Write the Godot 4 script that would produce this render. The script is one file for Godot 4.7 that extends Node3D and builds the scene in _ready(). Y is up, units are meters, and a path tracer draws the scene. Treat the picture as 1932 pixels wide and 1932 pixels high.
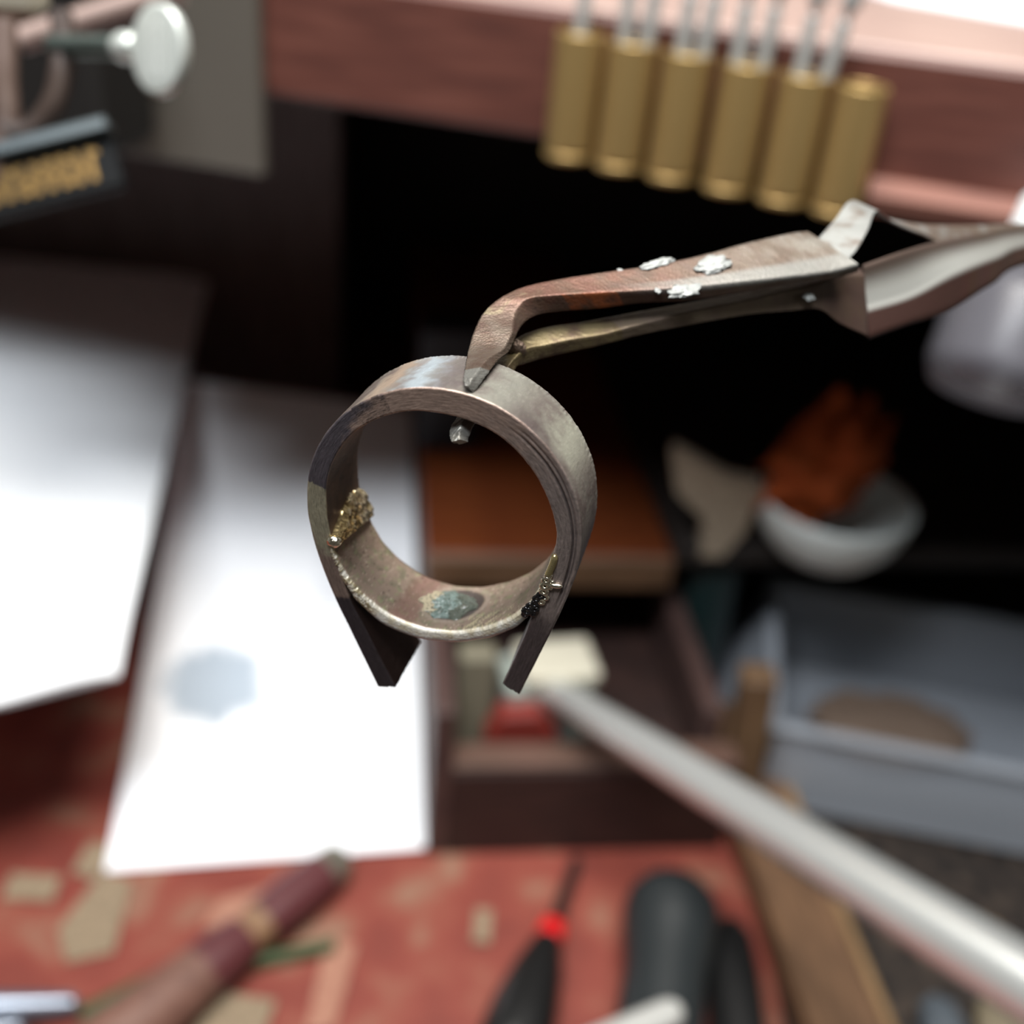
extends Node3D
# A half-made silver ring held in a bent cross-locking tweezer over a jeweller's bench.

const RING_O := Vector3(-0.00535, 0.95386, -0.07138)
var ring_x := Vector3(0.9772, 0.0969, 0.1890)
var ring_y := Vector3(-0.0860, 0.9942, -0.0649)
var ring_z := Vector3(-0.1942, 0.0472, 0.9798)
const BENCH_O := Vector3(0.0053, 0.925, -0.3195)
const BENCH_TURN := -13.2
const TRAY := 0.66
var taken := {}
var noise := FastNoiseLite.new()
var fine := FastNoiseLite.new()


# ---------------------------------------------------------------- mesh builder
class MB:
	var v := PackedVector3Array()
	var c := PackedColorArray()
	var t := PackedVector2Array()
	var i := PackedInt32Array()

	func vert(p: Vector3, col := Color.WHITE, uv := Vector2.ZERO) -> int:
		v.append(p)
		c.append(col)
		t.append(uv)
		return v.size() - 1

	func tri(a: int, b: int, d: int) -> void:
		i.append(a)
		i.append(b)
		i.append(d)

	func quad(a: int, b: int, d: int, e: int) -> void:
		tri(a, b, d)
		tri(a, d, e)

	func flat(points: Array, col := Color.WHITE) -> void:
		var f := []
		for p in points:
			f.append(vert(p, col))
		for k in range(1, f.size() - 1):
			tri(f[0], f[k], f[k + 1])

	# rings: Array of PackedVector3Array, each a closed loop of the same length
	func loft(rings: Array, caps := true, cols: Array = []) -> void:
		var n: int = rings[0].size()
		var base := v.size()
		for r in rings.size():
			for k in n:
				vert(rings[r][k], cols[r][k] if cols.size() else Color.WHITE, Vector2(float(k) / n, float(r) / rings.size()))
		for r in rings.size() - 1:
			for k in n:
				var k2 := (k + 1) % n
				quad(base + r * n + k, base + r * n + k2, base + (r + 1) * n + k2, base + (r + 1) * n + k)
		if caps:
			for e in [0, rings.size() - 1]:
				var m := Vector3.ZERO
				for k in n:
					m += rings[e][k]
				var cc: Color = cols[e][0] if cols.size() else Color.WHITE
				var mid := vert(m / n, cc)
				var f := v.size()
				for k in n:
					vert(rings[e][k], cols[e][k] if cols.size() else Color.WHITE)
				for k in n:
					if e == 0:
						tri(mid, f + (k + 1) % n, f + k)
					else:
						tri(mid, f + k, f + (k + 1) % n)

	# a chamfered box, size s, centred on xf
	func box(xf: Transform3D, s: Vector3, b: float, col := Color.WHITE) -> void:
		var h := s / 2.0
		var start := v.size()
		var first := i.size()
		for ax in 3:
			var a1 := (ax + 1) % 3
			var a2 := (ax + 2) % 3
			for sg in [-1.0, 1.0]:
				var q := []
				for st in [[-1, -1], [1, -1], [1, 1], [-1, 1]]:
					var p := Vector3.ZERO
					p[ax] = sg * h[ax]
					p[a1] = st[0] * (h[a1] - b)
					p[a2] = st[1] * (h[a2] - b)
					q.append(xf * p)
				if sg > 0:
					q.reverse()
				flat(q, col)
			# the four edges along this axis
			for s1 in [-1.0, 1.0]:
				for s2 in [-1.0, 1.0]:
					var p1 := Vector3.ZERO
					p1[a1] = s1 * h[a1]
					p1[a2] = s2 * (h[a2] - b)
					var p2 := Vector3.ZERO
					p2[a1] = s1 * (h[a1] - b)
					p2[a2] = s2 * h[a2]
					var d := Vector3.ZERO
					d[ax] = h[ax] - b
					var q := [xf * (p1 - d), xf * (p2 - d), xf * (p2 + d), xf * (p1 + d)]
					if s1 * s2 < 0:
						q.reverse()
					flat(q, col)
		for sx in [-1.0, 1.0]:
			for sy in [-1.0, 1.0]:
				for sz in [-1.0, 1.0]:
					var s3 := Vector3(sx, sy, sz)
					var q := []
					for ax in 3:
						var p := s3 * (h - Vector3.ONE * b)
						p[ax] = s3[ax] * h[ax]
						q.append(xf * p)
					if sx * sy * sz > 0:
						q.reverse()
					flat(q, col)

	# prof: pairs (distance along a-b as share, radius)
	func lathe(a: Vector3, b: Vector3, prof: Array, sides := 32, col := Color.WHITE, squash := 1.0) -> void:
		var d := (b - a).normalized()
		var s := d.cross(Vector3.UP if absf(d.y) < 0.95 else Vector3.RIGHT).normalized()
		var w := s.cross(d)
		var rings := []
		for p in prof:
			var ring := PackedVector3Array()
			for k in sides:
				var g := TAU * k / sides
				ring.append(a.lerp(b, p[0]) + (s * cos(g) + w * sin(g) * squash) * p[1])
			rings.append(ring)
		var cols := []
		for p in prof:
			var cr := PackedColorArray()
			cr.resize(sides)
			cr.fill(p[2] if p.size() > 2 else col)
			cols.append(cr)
		loft(rings, true, cols)

	func tube(path: Array, radii: Array, sides := 12, col := Color.WHITE) -> void:
		var rings := []
		var s := Vector3.ZERO
		for k in path.size():
			var d: Vector3 = (path[mini(k + 1, path.size() - 1)] - path[maxi(k - 1, 0)]).normalized()
			if s == Vector3.ZERO:
				s = d.cross(Vector3.UP if absf(d.y) < 0.9 else Vector3.RIGHT).normalized()
			s = (s - d * s.dot(d)).normalized()
			var w := s.cross(d)
			var ring := PackedVector3Array()
			for g in sides:
				var an := TAU * g / sides
				ring.append(path[k] + (s * cos(an) + w * sin(an)) * radii[mini(k, radii.size() - 1)])
			rings.append(ring)
		var cols := []
		for r in rings:
			var cr := PackedColorArray()
			cr.resize(sides)
			cr.fill(col)
			cols.append(cr)
		loft(rings, true, cols)

	# a lump: a sphere whose radius follows rad(direction)
	func lump(xf: Transform3D, rows: int, sides: int, rad: Callable, paint: Callable) -> void:
		var rings := []
		var cols := []
		for r in rows + 1:
			var th := PI * clampf(float(r) / rows, 0.01, 0.99)
			var ring := PackedVector3Array()
			var cr := PackedColorArray()
			for k in sides:
				var an := TAU * k / sides
				var d := Vector3(sin(th) * cos(an), cos(th), sin(th) * sin(an))
				ring.append(xf * (d * rad.call(d)))
				cr.append(paint.call(d))
			rings.append(ring)
			cols.append(cr)
		loft(rings, true, cols)

	# a closed polygon in x-y, drawn out along z from z0 to z1, edges chamfered by b
	func prism(xf: Transform3D, poly: PackedVector2Array, z0: float, z1: float, b := 0.0, col := Color.WHITE) -> void:
		var small := poly
		if b > 0.0:
			var got := Geometry2D.offset_polygon(poly, -b)
			if got.size() and got[0].size() == poly.size():
				small = got[0]
				# line the shrunken outline up with the first corner
				var best := 0
				for k in small.size():
					if small[k].distance_to(poly[0]) < small[best].distance_to(poly[0]):
						best = k
				small = small.slice(best) + small.slice(0, best)
		var n := poly.size()
		var levels := [[small, z0], [poly, z0 + b], [poly, z1 - b], [small, z1]] if b > 0.0 else [[poly, z0], [poly, z1]]
		for l in levels.size() - 1:
			for k in n:
				var k2 := (k + 1) % n
				var p: PackedVector2Array = levels[l][0]
				var q: PackedVector2Array = levels[l + 1][0]
				flat([xf * Vector3(p[k].x, p[k].y, levels[l][1]), xf * Vector3(p[k2].x, p[k2].y, levels[l][1]), xf * Vector3(q[k2].x, q[k2].y, levels[l + 1][1]), xf * Vector3(q[k].x, q[k].y, levels[l + 1][1])], col)
		var tris := Geometry2D.triangulate_polygon(small)
		for z in [z0, z1]:
			for k in range(0, tris.size(), 3):
				var f := [small[tris[k]], small[tris[k + 1]], small[tris[k + 2]]]
				var area := (f[1] - f[0] as Vector2).cross(f[2] - f[0])
				if (area > 0) == (z == z0):
					f.reverse()
				if Geometry2D.is_polygon_clockwise(poly):
					f.reverse()
				flat(f.map(func(q): return xf * Vector3(q.x, q.y, z)), col)

	func done(shift: Vector3) -> ArrayMesh:
		for k in v.size():
			v[k] -= shift
		var volume := 0.0
		for k in range(0, i.size(), 3):
			volume += v[i[k]].dot(v[i[k + 2]].cross(v[i[k + 1]]))
		if volume < 0.0:
			for k in range(0, i.size(), 3):
				var x := i[k + 1]
				i[k + 1] = i[k + 2]
				i[k + 2] = x
		var nrm := PackedVector3Array()
		nrm.resize(v.size())
		for k in range(0, i.size(), 3):
			var f := (v[i[k + 2]] - v[i[k]]).cross(v[i[k + 1]] - v[i[k]])
			nrm[i[k]] += f
			nrm[i[k + 1]] += f
			nrm[i[k + 2]] += f
		for k in nrm.size():
			nrm[k] = nrm[k].normalized() if nrm[k].length_squared() > 1e-30 else Vector3.UP
		var a := []
		a.resize(Mesh.ARRAY_MAX)
		a[Mesh.ARRAY_VERTEX] = v
		a[Mesh.ARRAY_NORMAL] = nrm
		a[Mesh.ARRAY_COLOR] = c
		a[Mesh.ARRAY_TEX_UV] = t
		a[Mesh.ARRAY_INDEX] = i
		var m := ArrayMesh.new()
		m.add_surface_from_arrays(Mesh.PRIMITIVE_TRIANGLES, a)
		return m


# ---------------------------------------------------------------- naming and placing
func numbered(called: String) -> String:
	taken[called] = taken.get(called, -1) + 1
	return called if taken[called] == 0 else "%s_%03d" % [called, taken[called]]


func tag(o: Node3D, label: String, category := "", group := "", kind := "") -> Node3D:
	if label:
		o.set_meta("label", label)
	if category:
		o.set_meta("category", category)
	if group:
		o.set_meta("group", group)
	if kind:
		o.set_meta("kind", kind)
	return o


func thing(called: String, label: String, category: String, at: Vector3, turn := 0.0, group := "") -> Node3D:
	var o := Node3D.new()
	o.name = numbered(called)
	add_child(o)
	o.position = at
	o.rotation_degrees.y = turn
	return tag(o, label, category, group)


# commits a mesh under parent; points are in the scene's axes unless the parent is turned (own = true)
func obj(called: String, mb: MB, m: Material, parent: Node3D, own := false) -> MeshInstance3D:
	var shift := Vector3.ZERO
	if not own and parent != self:
		var p: Node3D = parent
		while p != null and p != self:
			shift += p.position
			p = p.get_parent()
	var o := MeshInstance3D.new()
	o.mesh = mb.done(shift)
	o.material_override = m
	o.name = called if parent != self else numbered(called)
	parent.add_child(o, true)
	return o


func boxm(at: Vector3, size: Vector3, b := 0.0008, turn := 0.0) -> MB:
	var mb := MB.new()
	mb.box(Transform3D(Basis(Vector3.UP, deg_to_rad(turn)), at), size, b)
	return mb


func rodm(a: Vector3, b: Vector3, prof: Array, sides := 32) -> MB:
	var mb := MB.new()
	mb.lathe(a, b, prof, sides)
	return mb


func plain(col: Color, rough := 0.5, metal := 0.0, spec := 0.5) -> StandardMaterial3D:
	var m := StandardMaterial3D.new()
	m.albedo_color = col
	m.roughness = rough
	m.metallic = metal
	m.metallic_specular = spec
	return m


func clouds(seed_: int, freq: float, stops: Array, stretch := Vector3.ONE, size := 256) -> NoiseTexture2D:
	var n := FastNoiseLite.new()
	n.seed = seed_
	n.frequency = freq
	n.fractal_octaves = 4
	var g := Gradient.new()
	g.offsets = PackedFloat32Array(stops.map(func(s): return s[0]))
	g.colors = PackedColorArray(stops.map(func(s): return s[1]))
	var t := NoiseTexture2D.new()
	t.width = size
	t.height = size
	t.seamless = true
	t.noise = n
	t.color_ramp = g
	return t


func grainy(dark: Color, light: Color, seed_: int, scale: Vector3, rough := 0.55, spec := 0.5) -> StandardMaterial3D:
	var m := plain(Color.WHITE, rough, 0.0, spec)
	m.albedo_texture = clouds(seed_, 0.02, [[0.25, dark], [0.5, dark.lerp(light, 0.5)], [0.75, light]])
	m.uv1_triplanar = true
	m.uv1_scale = scale
	return m


func bumpy(m: StandardMaterial3D, seed_: int, freq: float, scale: float, cm: float) -> StandardMaterial3D:
	var n := FastNoiseLite.new()
	n.seed = seed_
	n.frequency = freq
	n.fractal_octaves = 4
	var t := NoiseTexture2D.new()
	t.width = 512
	t.height = 512
	t.seamless = true
	t.noise = n
	m.heightmap_enabled = true
	m.heightmap_texture = t
	m.heightmap_scale = cm
	m.uv1_triplanar = true
	m.uv1_scale = Vector3.ONE * scale
	return m


func painted(rough: float, metal: float, spec := 0.5) -> StandardMaterial3D:
	var m := plain(Color.WHITE, rough, metal, spec)
	m.vertex_color_use_as_albedo = true
	return m


func lin(r: float, g: float, b: float) -> Color:   # 0-255 as seen on screen -> linear
	return Color(r / 255.0, g / 255.0, b / 255.0).srgb_to_linear()


func bench(along: float, up: float, out: float) -> Vector3:
	return BENCH_O + Basis(Vector3.UP, deg_to_rad(BENCH_TURN)) * Vector3(along, up, out)


func rl(x: float, y: float, z: float) -> Vector3:   # ring millimetres -> scene
	return RING_O + (ring_x * x + ring_y * y + ring_z * z) * 0.001


func spline(pts: Array, n: int) -> Array:   # Catmull-Rom through Vector2 or Vector3 points, n samples
	var out := []
	for k in n:
		var s := float(k) / (n - 1) * (pts.size() - 1)
		var a := mini(int(s), pts.size() - 2)
		var f := s - a
		var p1 = pts[a]
		var p2 = pts[a + 1]
		var p0 = pts[a - 1] if a > 0 else p1 * 2.0 - p2
		var p3 = pts[a + 2] if a + 2 < pts.size() else p2 * 2.0 - p1
		out.append(((p1 * 2.0) + (p2 - p0) * f + (p0 * 2.0 - p1 * 5.0 + p2 * 4.0 - p3) * f * f + (p1 * 3.0 - p0 - p2 * 3.0 + p3) * f * f * f) * 0.5)
	return out


func _ready() -> void:
	noise.seed = 11
	noise.frequency = 1.0
	noise.fractal_octaves = 3
	fine.seed = 5
	fine.frequency = 1.0
	fine.fractal_octaves = 2
	camera_and_light()
	setting()
	bench_things()
	papers()
	cabinet()
	tray_things()
	right_side()
	left_clamp()
	tweezers()
	ring()


# ---------------------------------------------------------------- camera, sky, lamps
func camera_and_light() -> void:
	var p := deg_to_rad(32.0)
	var r := deg_to_rad(5.6)
	var up0 := Vector3(0, cos(p), -sin(p))
	var cam := Camera3D.new()
	cam.name = "camera"
	cam.fov = 50.0
	cam.near = 0.01
	cam.far = 20.0
	cam.basis = Basis(Vector3(cos(r), 0, 0) + up0 * sin(r), up0 * cos(r) - Vector3(sin(r), 0, 0), Vector3(0, sin(p), cos(p)))
	cam.position = Vector3(0, 1.0, 0)
	var a := CameraAttributesPhysical.new()
	a.frustum_focal_length = 12.0 / tan(deg_to_rad(25.0))
	a.frustum_focus_distance = 0.0845
	a.frustum_near = 0.01
	a.frustum_far = 20.0
	a.exposure_aperture = 11.6
	cam.attributes = a
	add_child(cam)
	cam.current = true
	var we := WorldEnvironment.new()
	we.name = "surroundings"
	var e := Environment.new()
	e.background_mode = Environment.BG_COLOR
	e.background_color = Color(0.36, 0.37, 0.39)
	e.background_energy_multiplier = 0.5
	e.tonemap_mode = Environment.TONE_MAPPER_LINEAR
	e.tonemap_exposure = 0.87
	e.sdfgi_enabled = true
	e.ssao_enabled = true
	e.ssil_enabled = true
	we.environment = e
	add_child(we)
	# the bench lamp: a long panel above the bench edge
	lamp("bench_lamp", Vector3(0.02, 1.55, -0.18), Vector3(0.02, 0.8, -0.30), Vector2(0.42, 0.24), 1.15, Color(1.0, 0.985, 0.96))
	# added fill light, high behind the camera, to brighten the ring's front
	lamp("front_fill", Vector3(-0.35, 2.40, 0.52), Vector3(0.0, 0.9, -0.25), Vector2(1.0, 0.30), 3.6, Color(0.96, 0.98, 1.0))


func lamp(called: String, at: Vector3, towards: Vector3, size: Vector2, energy: float, col: Color) -> void:
	var l := AreaLight3D.new()
	l.name = called
	l.area_size = size
	l.area_normalize_energy = true
	l.light_energy = energy
	l.light_color = col
	l.area_range = 8.0
	l.area_attenuation = 2.0
	l.shadow_enabled = true
	add_child(l)
	l.look_at_from_position(at, towards, Vector3(0, 0, -1))


# ---------------------------------------------------------------- the bench and what closes it
func setting() -> void:
	var red := plain(Color.WHITE, 0.6)
	red.albedo_texture = clouds(3, 0.012, [[0.0, Color(0.40, 0.155, 0.115)], [0.5, Color(0.47, 0.20, 0.15)], [0.66, Color(0.49, 0.25, 0.19)], [0.80, Color(0.50, 0.34, 0.27)], [1.0, Color(0.52, 0.42, 0.34)]], Vector3.ONE, 512)
	red.uv1_triplanar = true
	red.uv1_scale = Vector3.ONE * 4.0
	tag(obj("red_tray", boxm(Vector3(-0.2, TRAY - 0.01, -0.40), Vector3(0.62, 0.02, 0.76), 0.001), red, self), "red painted catch tray with worn tan patches, under the bench", "tray")
	var dim := grainy(Color(0.10, 0.08, 0.07), Color(0.24, 0.20, 0.17), 8, Vector3.ONE * 20.0)
	tag(obj("dark_shelf", boxm(Vector3(0.455, TRAY - 0.011, -0.40), Vector3(0.69, 0.02, 0.76), 0.001), dim, self), "dark grey-brown shelf to the right of the red tray, under the tub", "shelf")
	# the room round the bench
	var cream := plain(Color(0.80, 0.79, 0.76), 0.8)
	var room := [["floor", Vector3(0, -0.05, 0.6), Vector3(4.4, 0.1, 4.2), "grey-brown workshop floor under the bench", Color(0.36, 0.33, 0.30)], ["ceiling", Vector3(0, 2.75, 0.6), Vector3(4.4, 0.1, 4.2), "white workshop ceiling above the bench", Color(0.9, 0.9, 0.9)], ["wall_back", Vector3(0, 1.35, -1.45), Vector3(4.4, 2.7, 0.1), "cream wall behind the bench", Color.BLACK], ["wall_front", Vector3(0, 1.35, 2.65), Vector3(4.4, 2.7, 0.1), "cream wall behind the viewer", Color.BLACK], ["wall_left", Vector3(-2.15, 1.35, 0.6), Vector3(0.1, 2.7, 4.2), "cream wall at the bench's left end", Color.BLACK], ["wall_right", Vector3(2.15, 1.35, 0.6), Vector3(0.1, 2.7, 4.2), "cream wall at the bench's right end", Color.BLACK]]
	for q in room:
		tag(obj(q[0], boxm(q[1], q[2], 0.001), cream if q[4] == Color.BLACK else plain(q[4], 0.8), self), q[3], "", "", "structure")
	var back := grainy(Color(0.09, 0.03, 0.02), Color(0.14, 0.05, 0.04), 9, Vector3(4, 30, 4), 0.7)
	var leg := grainy(Color(0.40, 0.33, 0.32), Color(0.46, 0.39, 0.38), 12, Vector3(30, 3, 3), 0.6)
	tag(obj("bench_leg_board", boxm(Vector3(-0.2525, 0.7935, -0.64), Vector3(0.27, 0.263, 0.02), 0.001), leg, self), "dull grey-brown upright board under the left of the bench", "board")
	# the bench itself
	var wood := plain(Color.WHITE, 0.5)
	wood.albedo_texture = clouds(21, 0.014, [[0.2, Color(0.32, 0.18, 0.15)], [0.5, Color(0.36, 0.205, 0.17)], [0.8, Color(0.40, 0.24, 0.20)]], Vector3.ONE, 512)
	wood.uv1_triplanar = true
	wood.uv1_scale = Vector3(3.0, 26.0, 26.0)
	var b := thing("workbench", "reddish wooden workbench with thick square front edge", "workbench", BENCH_O, BENCH_TURN)
	var slab := MB.new()
	slab.box(Transform3D(Basis(), Vector3(0.05, 0.0169, -0.30)), Vector3(1.3, 0.0338, 0.60), 0.0012)
	obj("worktop", slab, wood, b, true)
	var inv := b.transform.affine_inverse()
	for q in [["back_panel", Vector3(0.0, 0.4625, -0.80), Vector3(1.7, 0.925, 0.03)], ["end_panel", Vector3(-0.535, 0.4625, -0.48), Vector3(0.03, 0.925, 0.6)], ["end_panel", Vector3(0.825, 0.4625, -0.48), Vector3(0.03, 0.925, 0.6)]]:
		var pn := MB.new()
		pn.box(inv * Transform3D(Basis(), q[1]), q[2], 0.001)
		obj(q[0], pn, back, b, true)
	var face := MB.new()
	face.box(Transform3D(Basis(), Vector3(0.05, 0.0340, -0.302)), Vector3(1.298, 0.0016, 0.598), 0.0006)
	tag(obj("top_surface", face, grainy(Color(0.56, 0.46, 0.43), Color(0.66, 0.56, 0.52), 32, Vector3(3, 26, 26), 0.4), b, true), "pale top surface with the sheen painted in")  # paler than the worktop: glare on the wood put into its colour
	var ledge := MB.new()
	ledge.prism(Transform3D(Basis(Vector3.UP, PI / 2), Vector3(0.0835, 0.0, 0.0)), PackedVector2Array([Vector2(0, -0.004), Vector2(-0.0075, -0.004), Vector2(-0.0085, 0.0005), Vector2(-0.002, 0.0035), Vector2(0, 0.0035)]), 0.0, 0.2, 0.0)
	tag(obj("edge_strip", ledge, grainy(Color(0.41, 0.26, 0.22), Color(0.48, 0.32, 0.27), 31, Vector3(4, 30, 30)), b, true), "paler worn strip along the lower front edge")


# ---------------------------------------------------------------- on and against the bench
func bench_things() -> void:
	var brass := bumpy(plain(Color(0.68, 0.57, 0.37), 0.42, 0.65), 4, 0.03, 60.0, 0.004)
	var inside := plain(Color(0.25, 0.19, 0.10), 0.6, 0.6)
	var where := ["leftmost of the row of six", "second from the left in the row", "third from the left in the row", "fourth from the left in the row", "fifth from the left in the row", "rightmost of the row, mouth empty"]
	var along := [0.0022, 0.0164, 0.0311, 0.0466, 0.0616, 0.0760]
	var proto: Node3D
	for k in 6:
		if k == 0:
			proto = thing("brass_case", "", "cartridge case", bench(along[0], -0.0020, 0.0070), BENCH_TURN)
			var body := MB.new()
			body.lathe(Vector3.ZERO, Vector3(0, 0.032, 0), [[0.06, 0.0060], [0.075, 0.0066], [0.10, 0.0067], [0.5, 0.0067], [0.985, 0.0066], [1.0, 0.0064], [1.0, 0.0059], [0.985, 0.0058], [0.3, 0.0058], [0.3, 0.001]], 40)
			obj("case_body", body, brass, proto, true)
			var rim := MB.new()
			rim.lathe(Vector3(0, -0.0004, 0), Vector3(0, 0.0018, 0), [[0.0, 0.0054], [0.06, 0.0064], [0.25, 0.0068], [0.7, 0.0068], [0.95, 0.0064], [1.0, 0.0054]], 40)
			obj("case_rim", rim, brass, proto, true)
			var base := MB.new()
			base.lathe(Vector3(0, 0.0090, 0), Vector3(0, 0.0102, 0), [[0.0, 0.0057], [1.0, 0.0057]], 24)
			obj("case_floor", base, inside, proto, true)
		var o: Node3D = proto
		if k > 0:
			o = proto.duplicate()
			o.name = numbered("brass_case")
			add_child(o)
			o.position = bench(along[k], -0.0020 - 0.0007 * k, 0.0070)
		tag(o, "brass cartridge case on the bench front holding tools, %s" % where[k] if k < 5 else "empty brass cartridge case on the bench front, rightmost of the row", "cartridge case", "brass cartridge cases along the bench front")
	# burs and mandrels that stand in the cases
	var steel := plain(Color(0.80, 0.81, 0.80), 0.34, 0.55)
	var spots := [[0, -0.001, 0.001, 0.03], [1, -0.0030, -0.001, -0.02], [1, 0.0030, 0.001, 0.05], [2, -0.003, 0.0, 0.02], [2, 0.003, 0.001, 0.06], [3, -0.003, 0.001, -0.02], [3, 0.003, -0.001, 0.05], [4, -0.003, 0.0, 0.03], [4, 0.003, 0.001, 0.12]]
	var said := ["in the leftmost brass case", "in the second brass case, left one", "in the second brass case, right one", "in the third brass case, left one", "in the third brass case, right one", "in the fourth brass case, left one", "in the fourth brass case, right one", "in the fifth brass case, left one", "in the fifth brass case, leaning right"]
	for k in spots.size():
		var s = spots[k]
		var foot := bench(along[s[0]] + s[1] * 0.8, 0.0095 - 0.0007 * s[0], 0.0070 + s[2])
		var d := (Basis(Vector3.UP, deg_to_rad(BENCH_TURN)) * Vector3(s[3], 1.0, -0.03)).normalized()
		var t := thing("bur", "slim steel bur standing upright %s" % said[k], "bur", foot, 0.0, "steel burs standing in the brass cases")
		var rr := 0.00185
		obj("shank", rodm(foot, foot + d * 0.034, [[0, rr * 0.8], [0.03, rr], [0.97, rr], [1.0, rr * 0.7]], 16), steel, t)
		obj("cutting_head", rodm(foot + d * 0.0338, foot + d * 0.044, [[0, rr * 0.6], [0.2, rr * 0.6], [0.35, rr * 1.3], [0.7, rr * 1.5], [0.95, rr * 0.9], [1.0, rr * 0.3]], 16), steel, t)
	# paper on the bench top
	var pm := plain(Color(0.92, 0.92, 0.94), 0.8)
	var pp := MB.new()
	pp.prism(Transform3D(Basis(Vector3.RIGHT, -PI / 2), Vector3.ZERO), PackedVector2Array([Vector2(0.1100, 0.4120), Vector2(0.1480, 0.3800), Vector2(0.32, 0.48), Vector2(0.26, 0.62), Vector2(0.08, 0.53)]), 0.9600, 0.9606)
	tag(obj("paper_sheet", pp, pm, self), "white paper lying on the bench top in the corner", "paper")


# ---------------------------------------------------------------- the two white sheets
func sheet(corners: Array, sag: Callable, nu: int, nv: int, thick: float) -> MB:
	# corners: near-left, near-right, far-right, far-left
	var mb := MB.new()
	var rings := []
	for r in nv + 1:
		var f := float(r) / nv
		var l: Vector3 = corners[0].lerp(corners[3], f)
		var rt: Vector3 = corners[1].lerp(corners[2], f)
		var ring := PackedVector3Array()
		for k in nu + 1:
			var s := float(k) / nu
			ring.append(l.lerp(rt, s) + Vector3(0, sag.call(s, f), 0))
		for k in range(nu, -1, -1):
			ring.append(ring[k] - Vector3(0, thick, 0))
		rings.append(ring)
	mb.loft(rings)
	return mb


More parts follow.
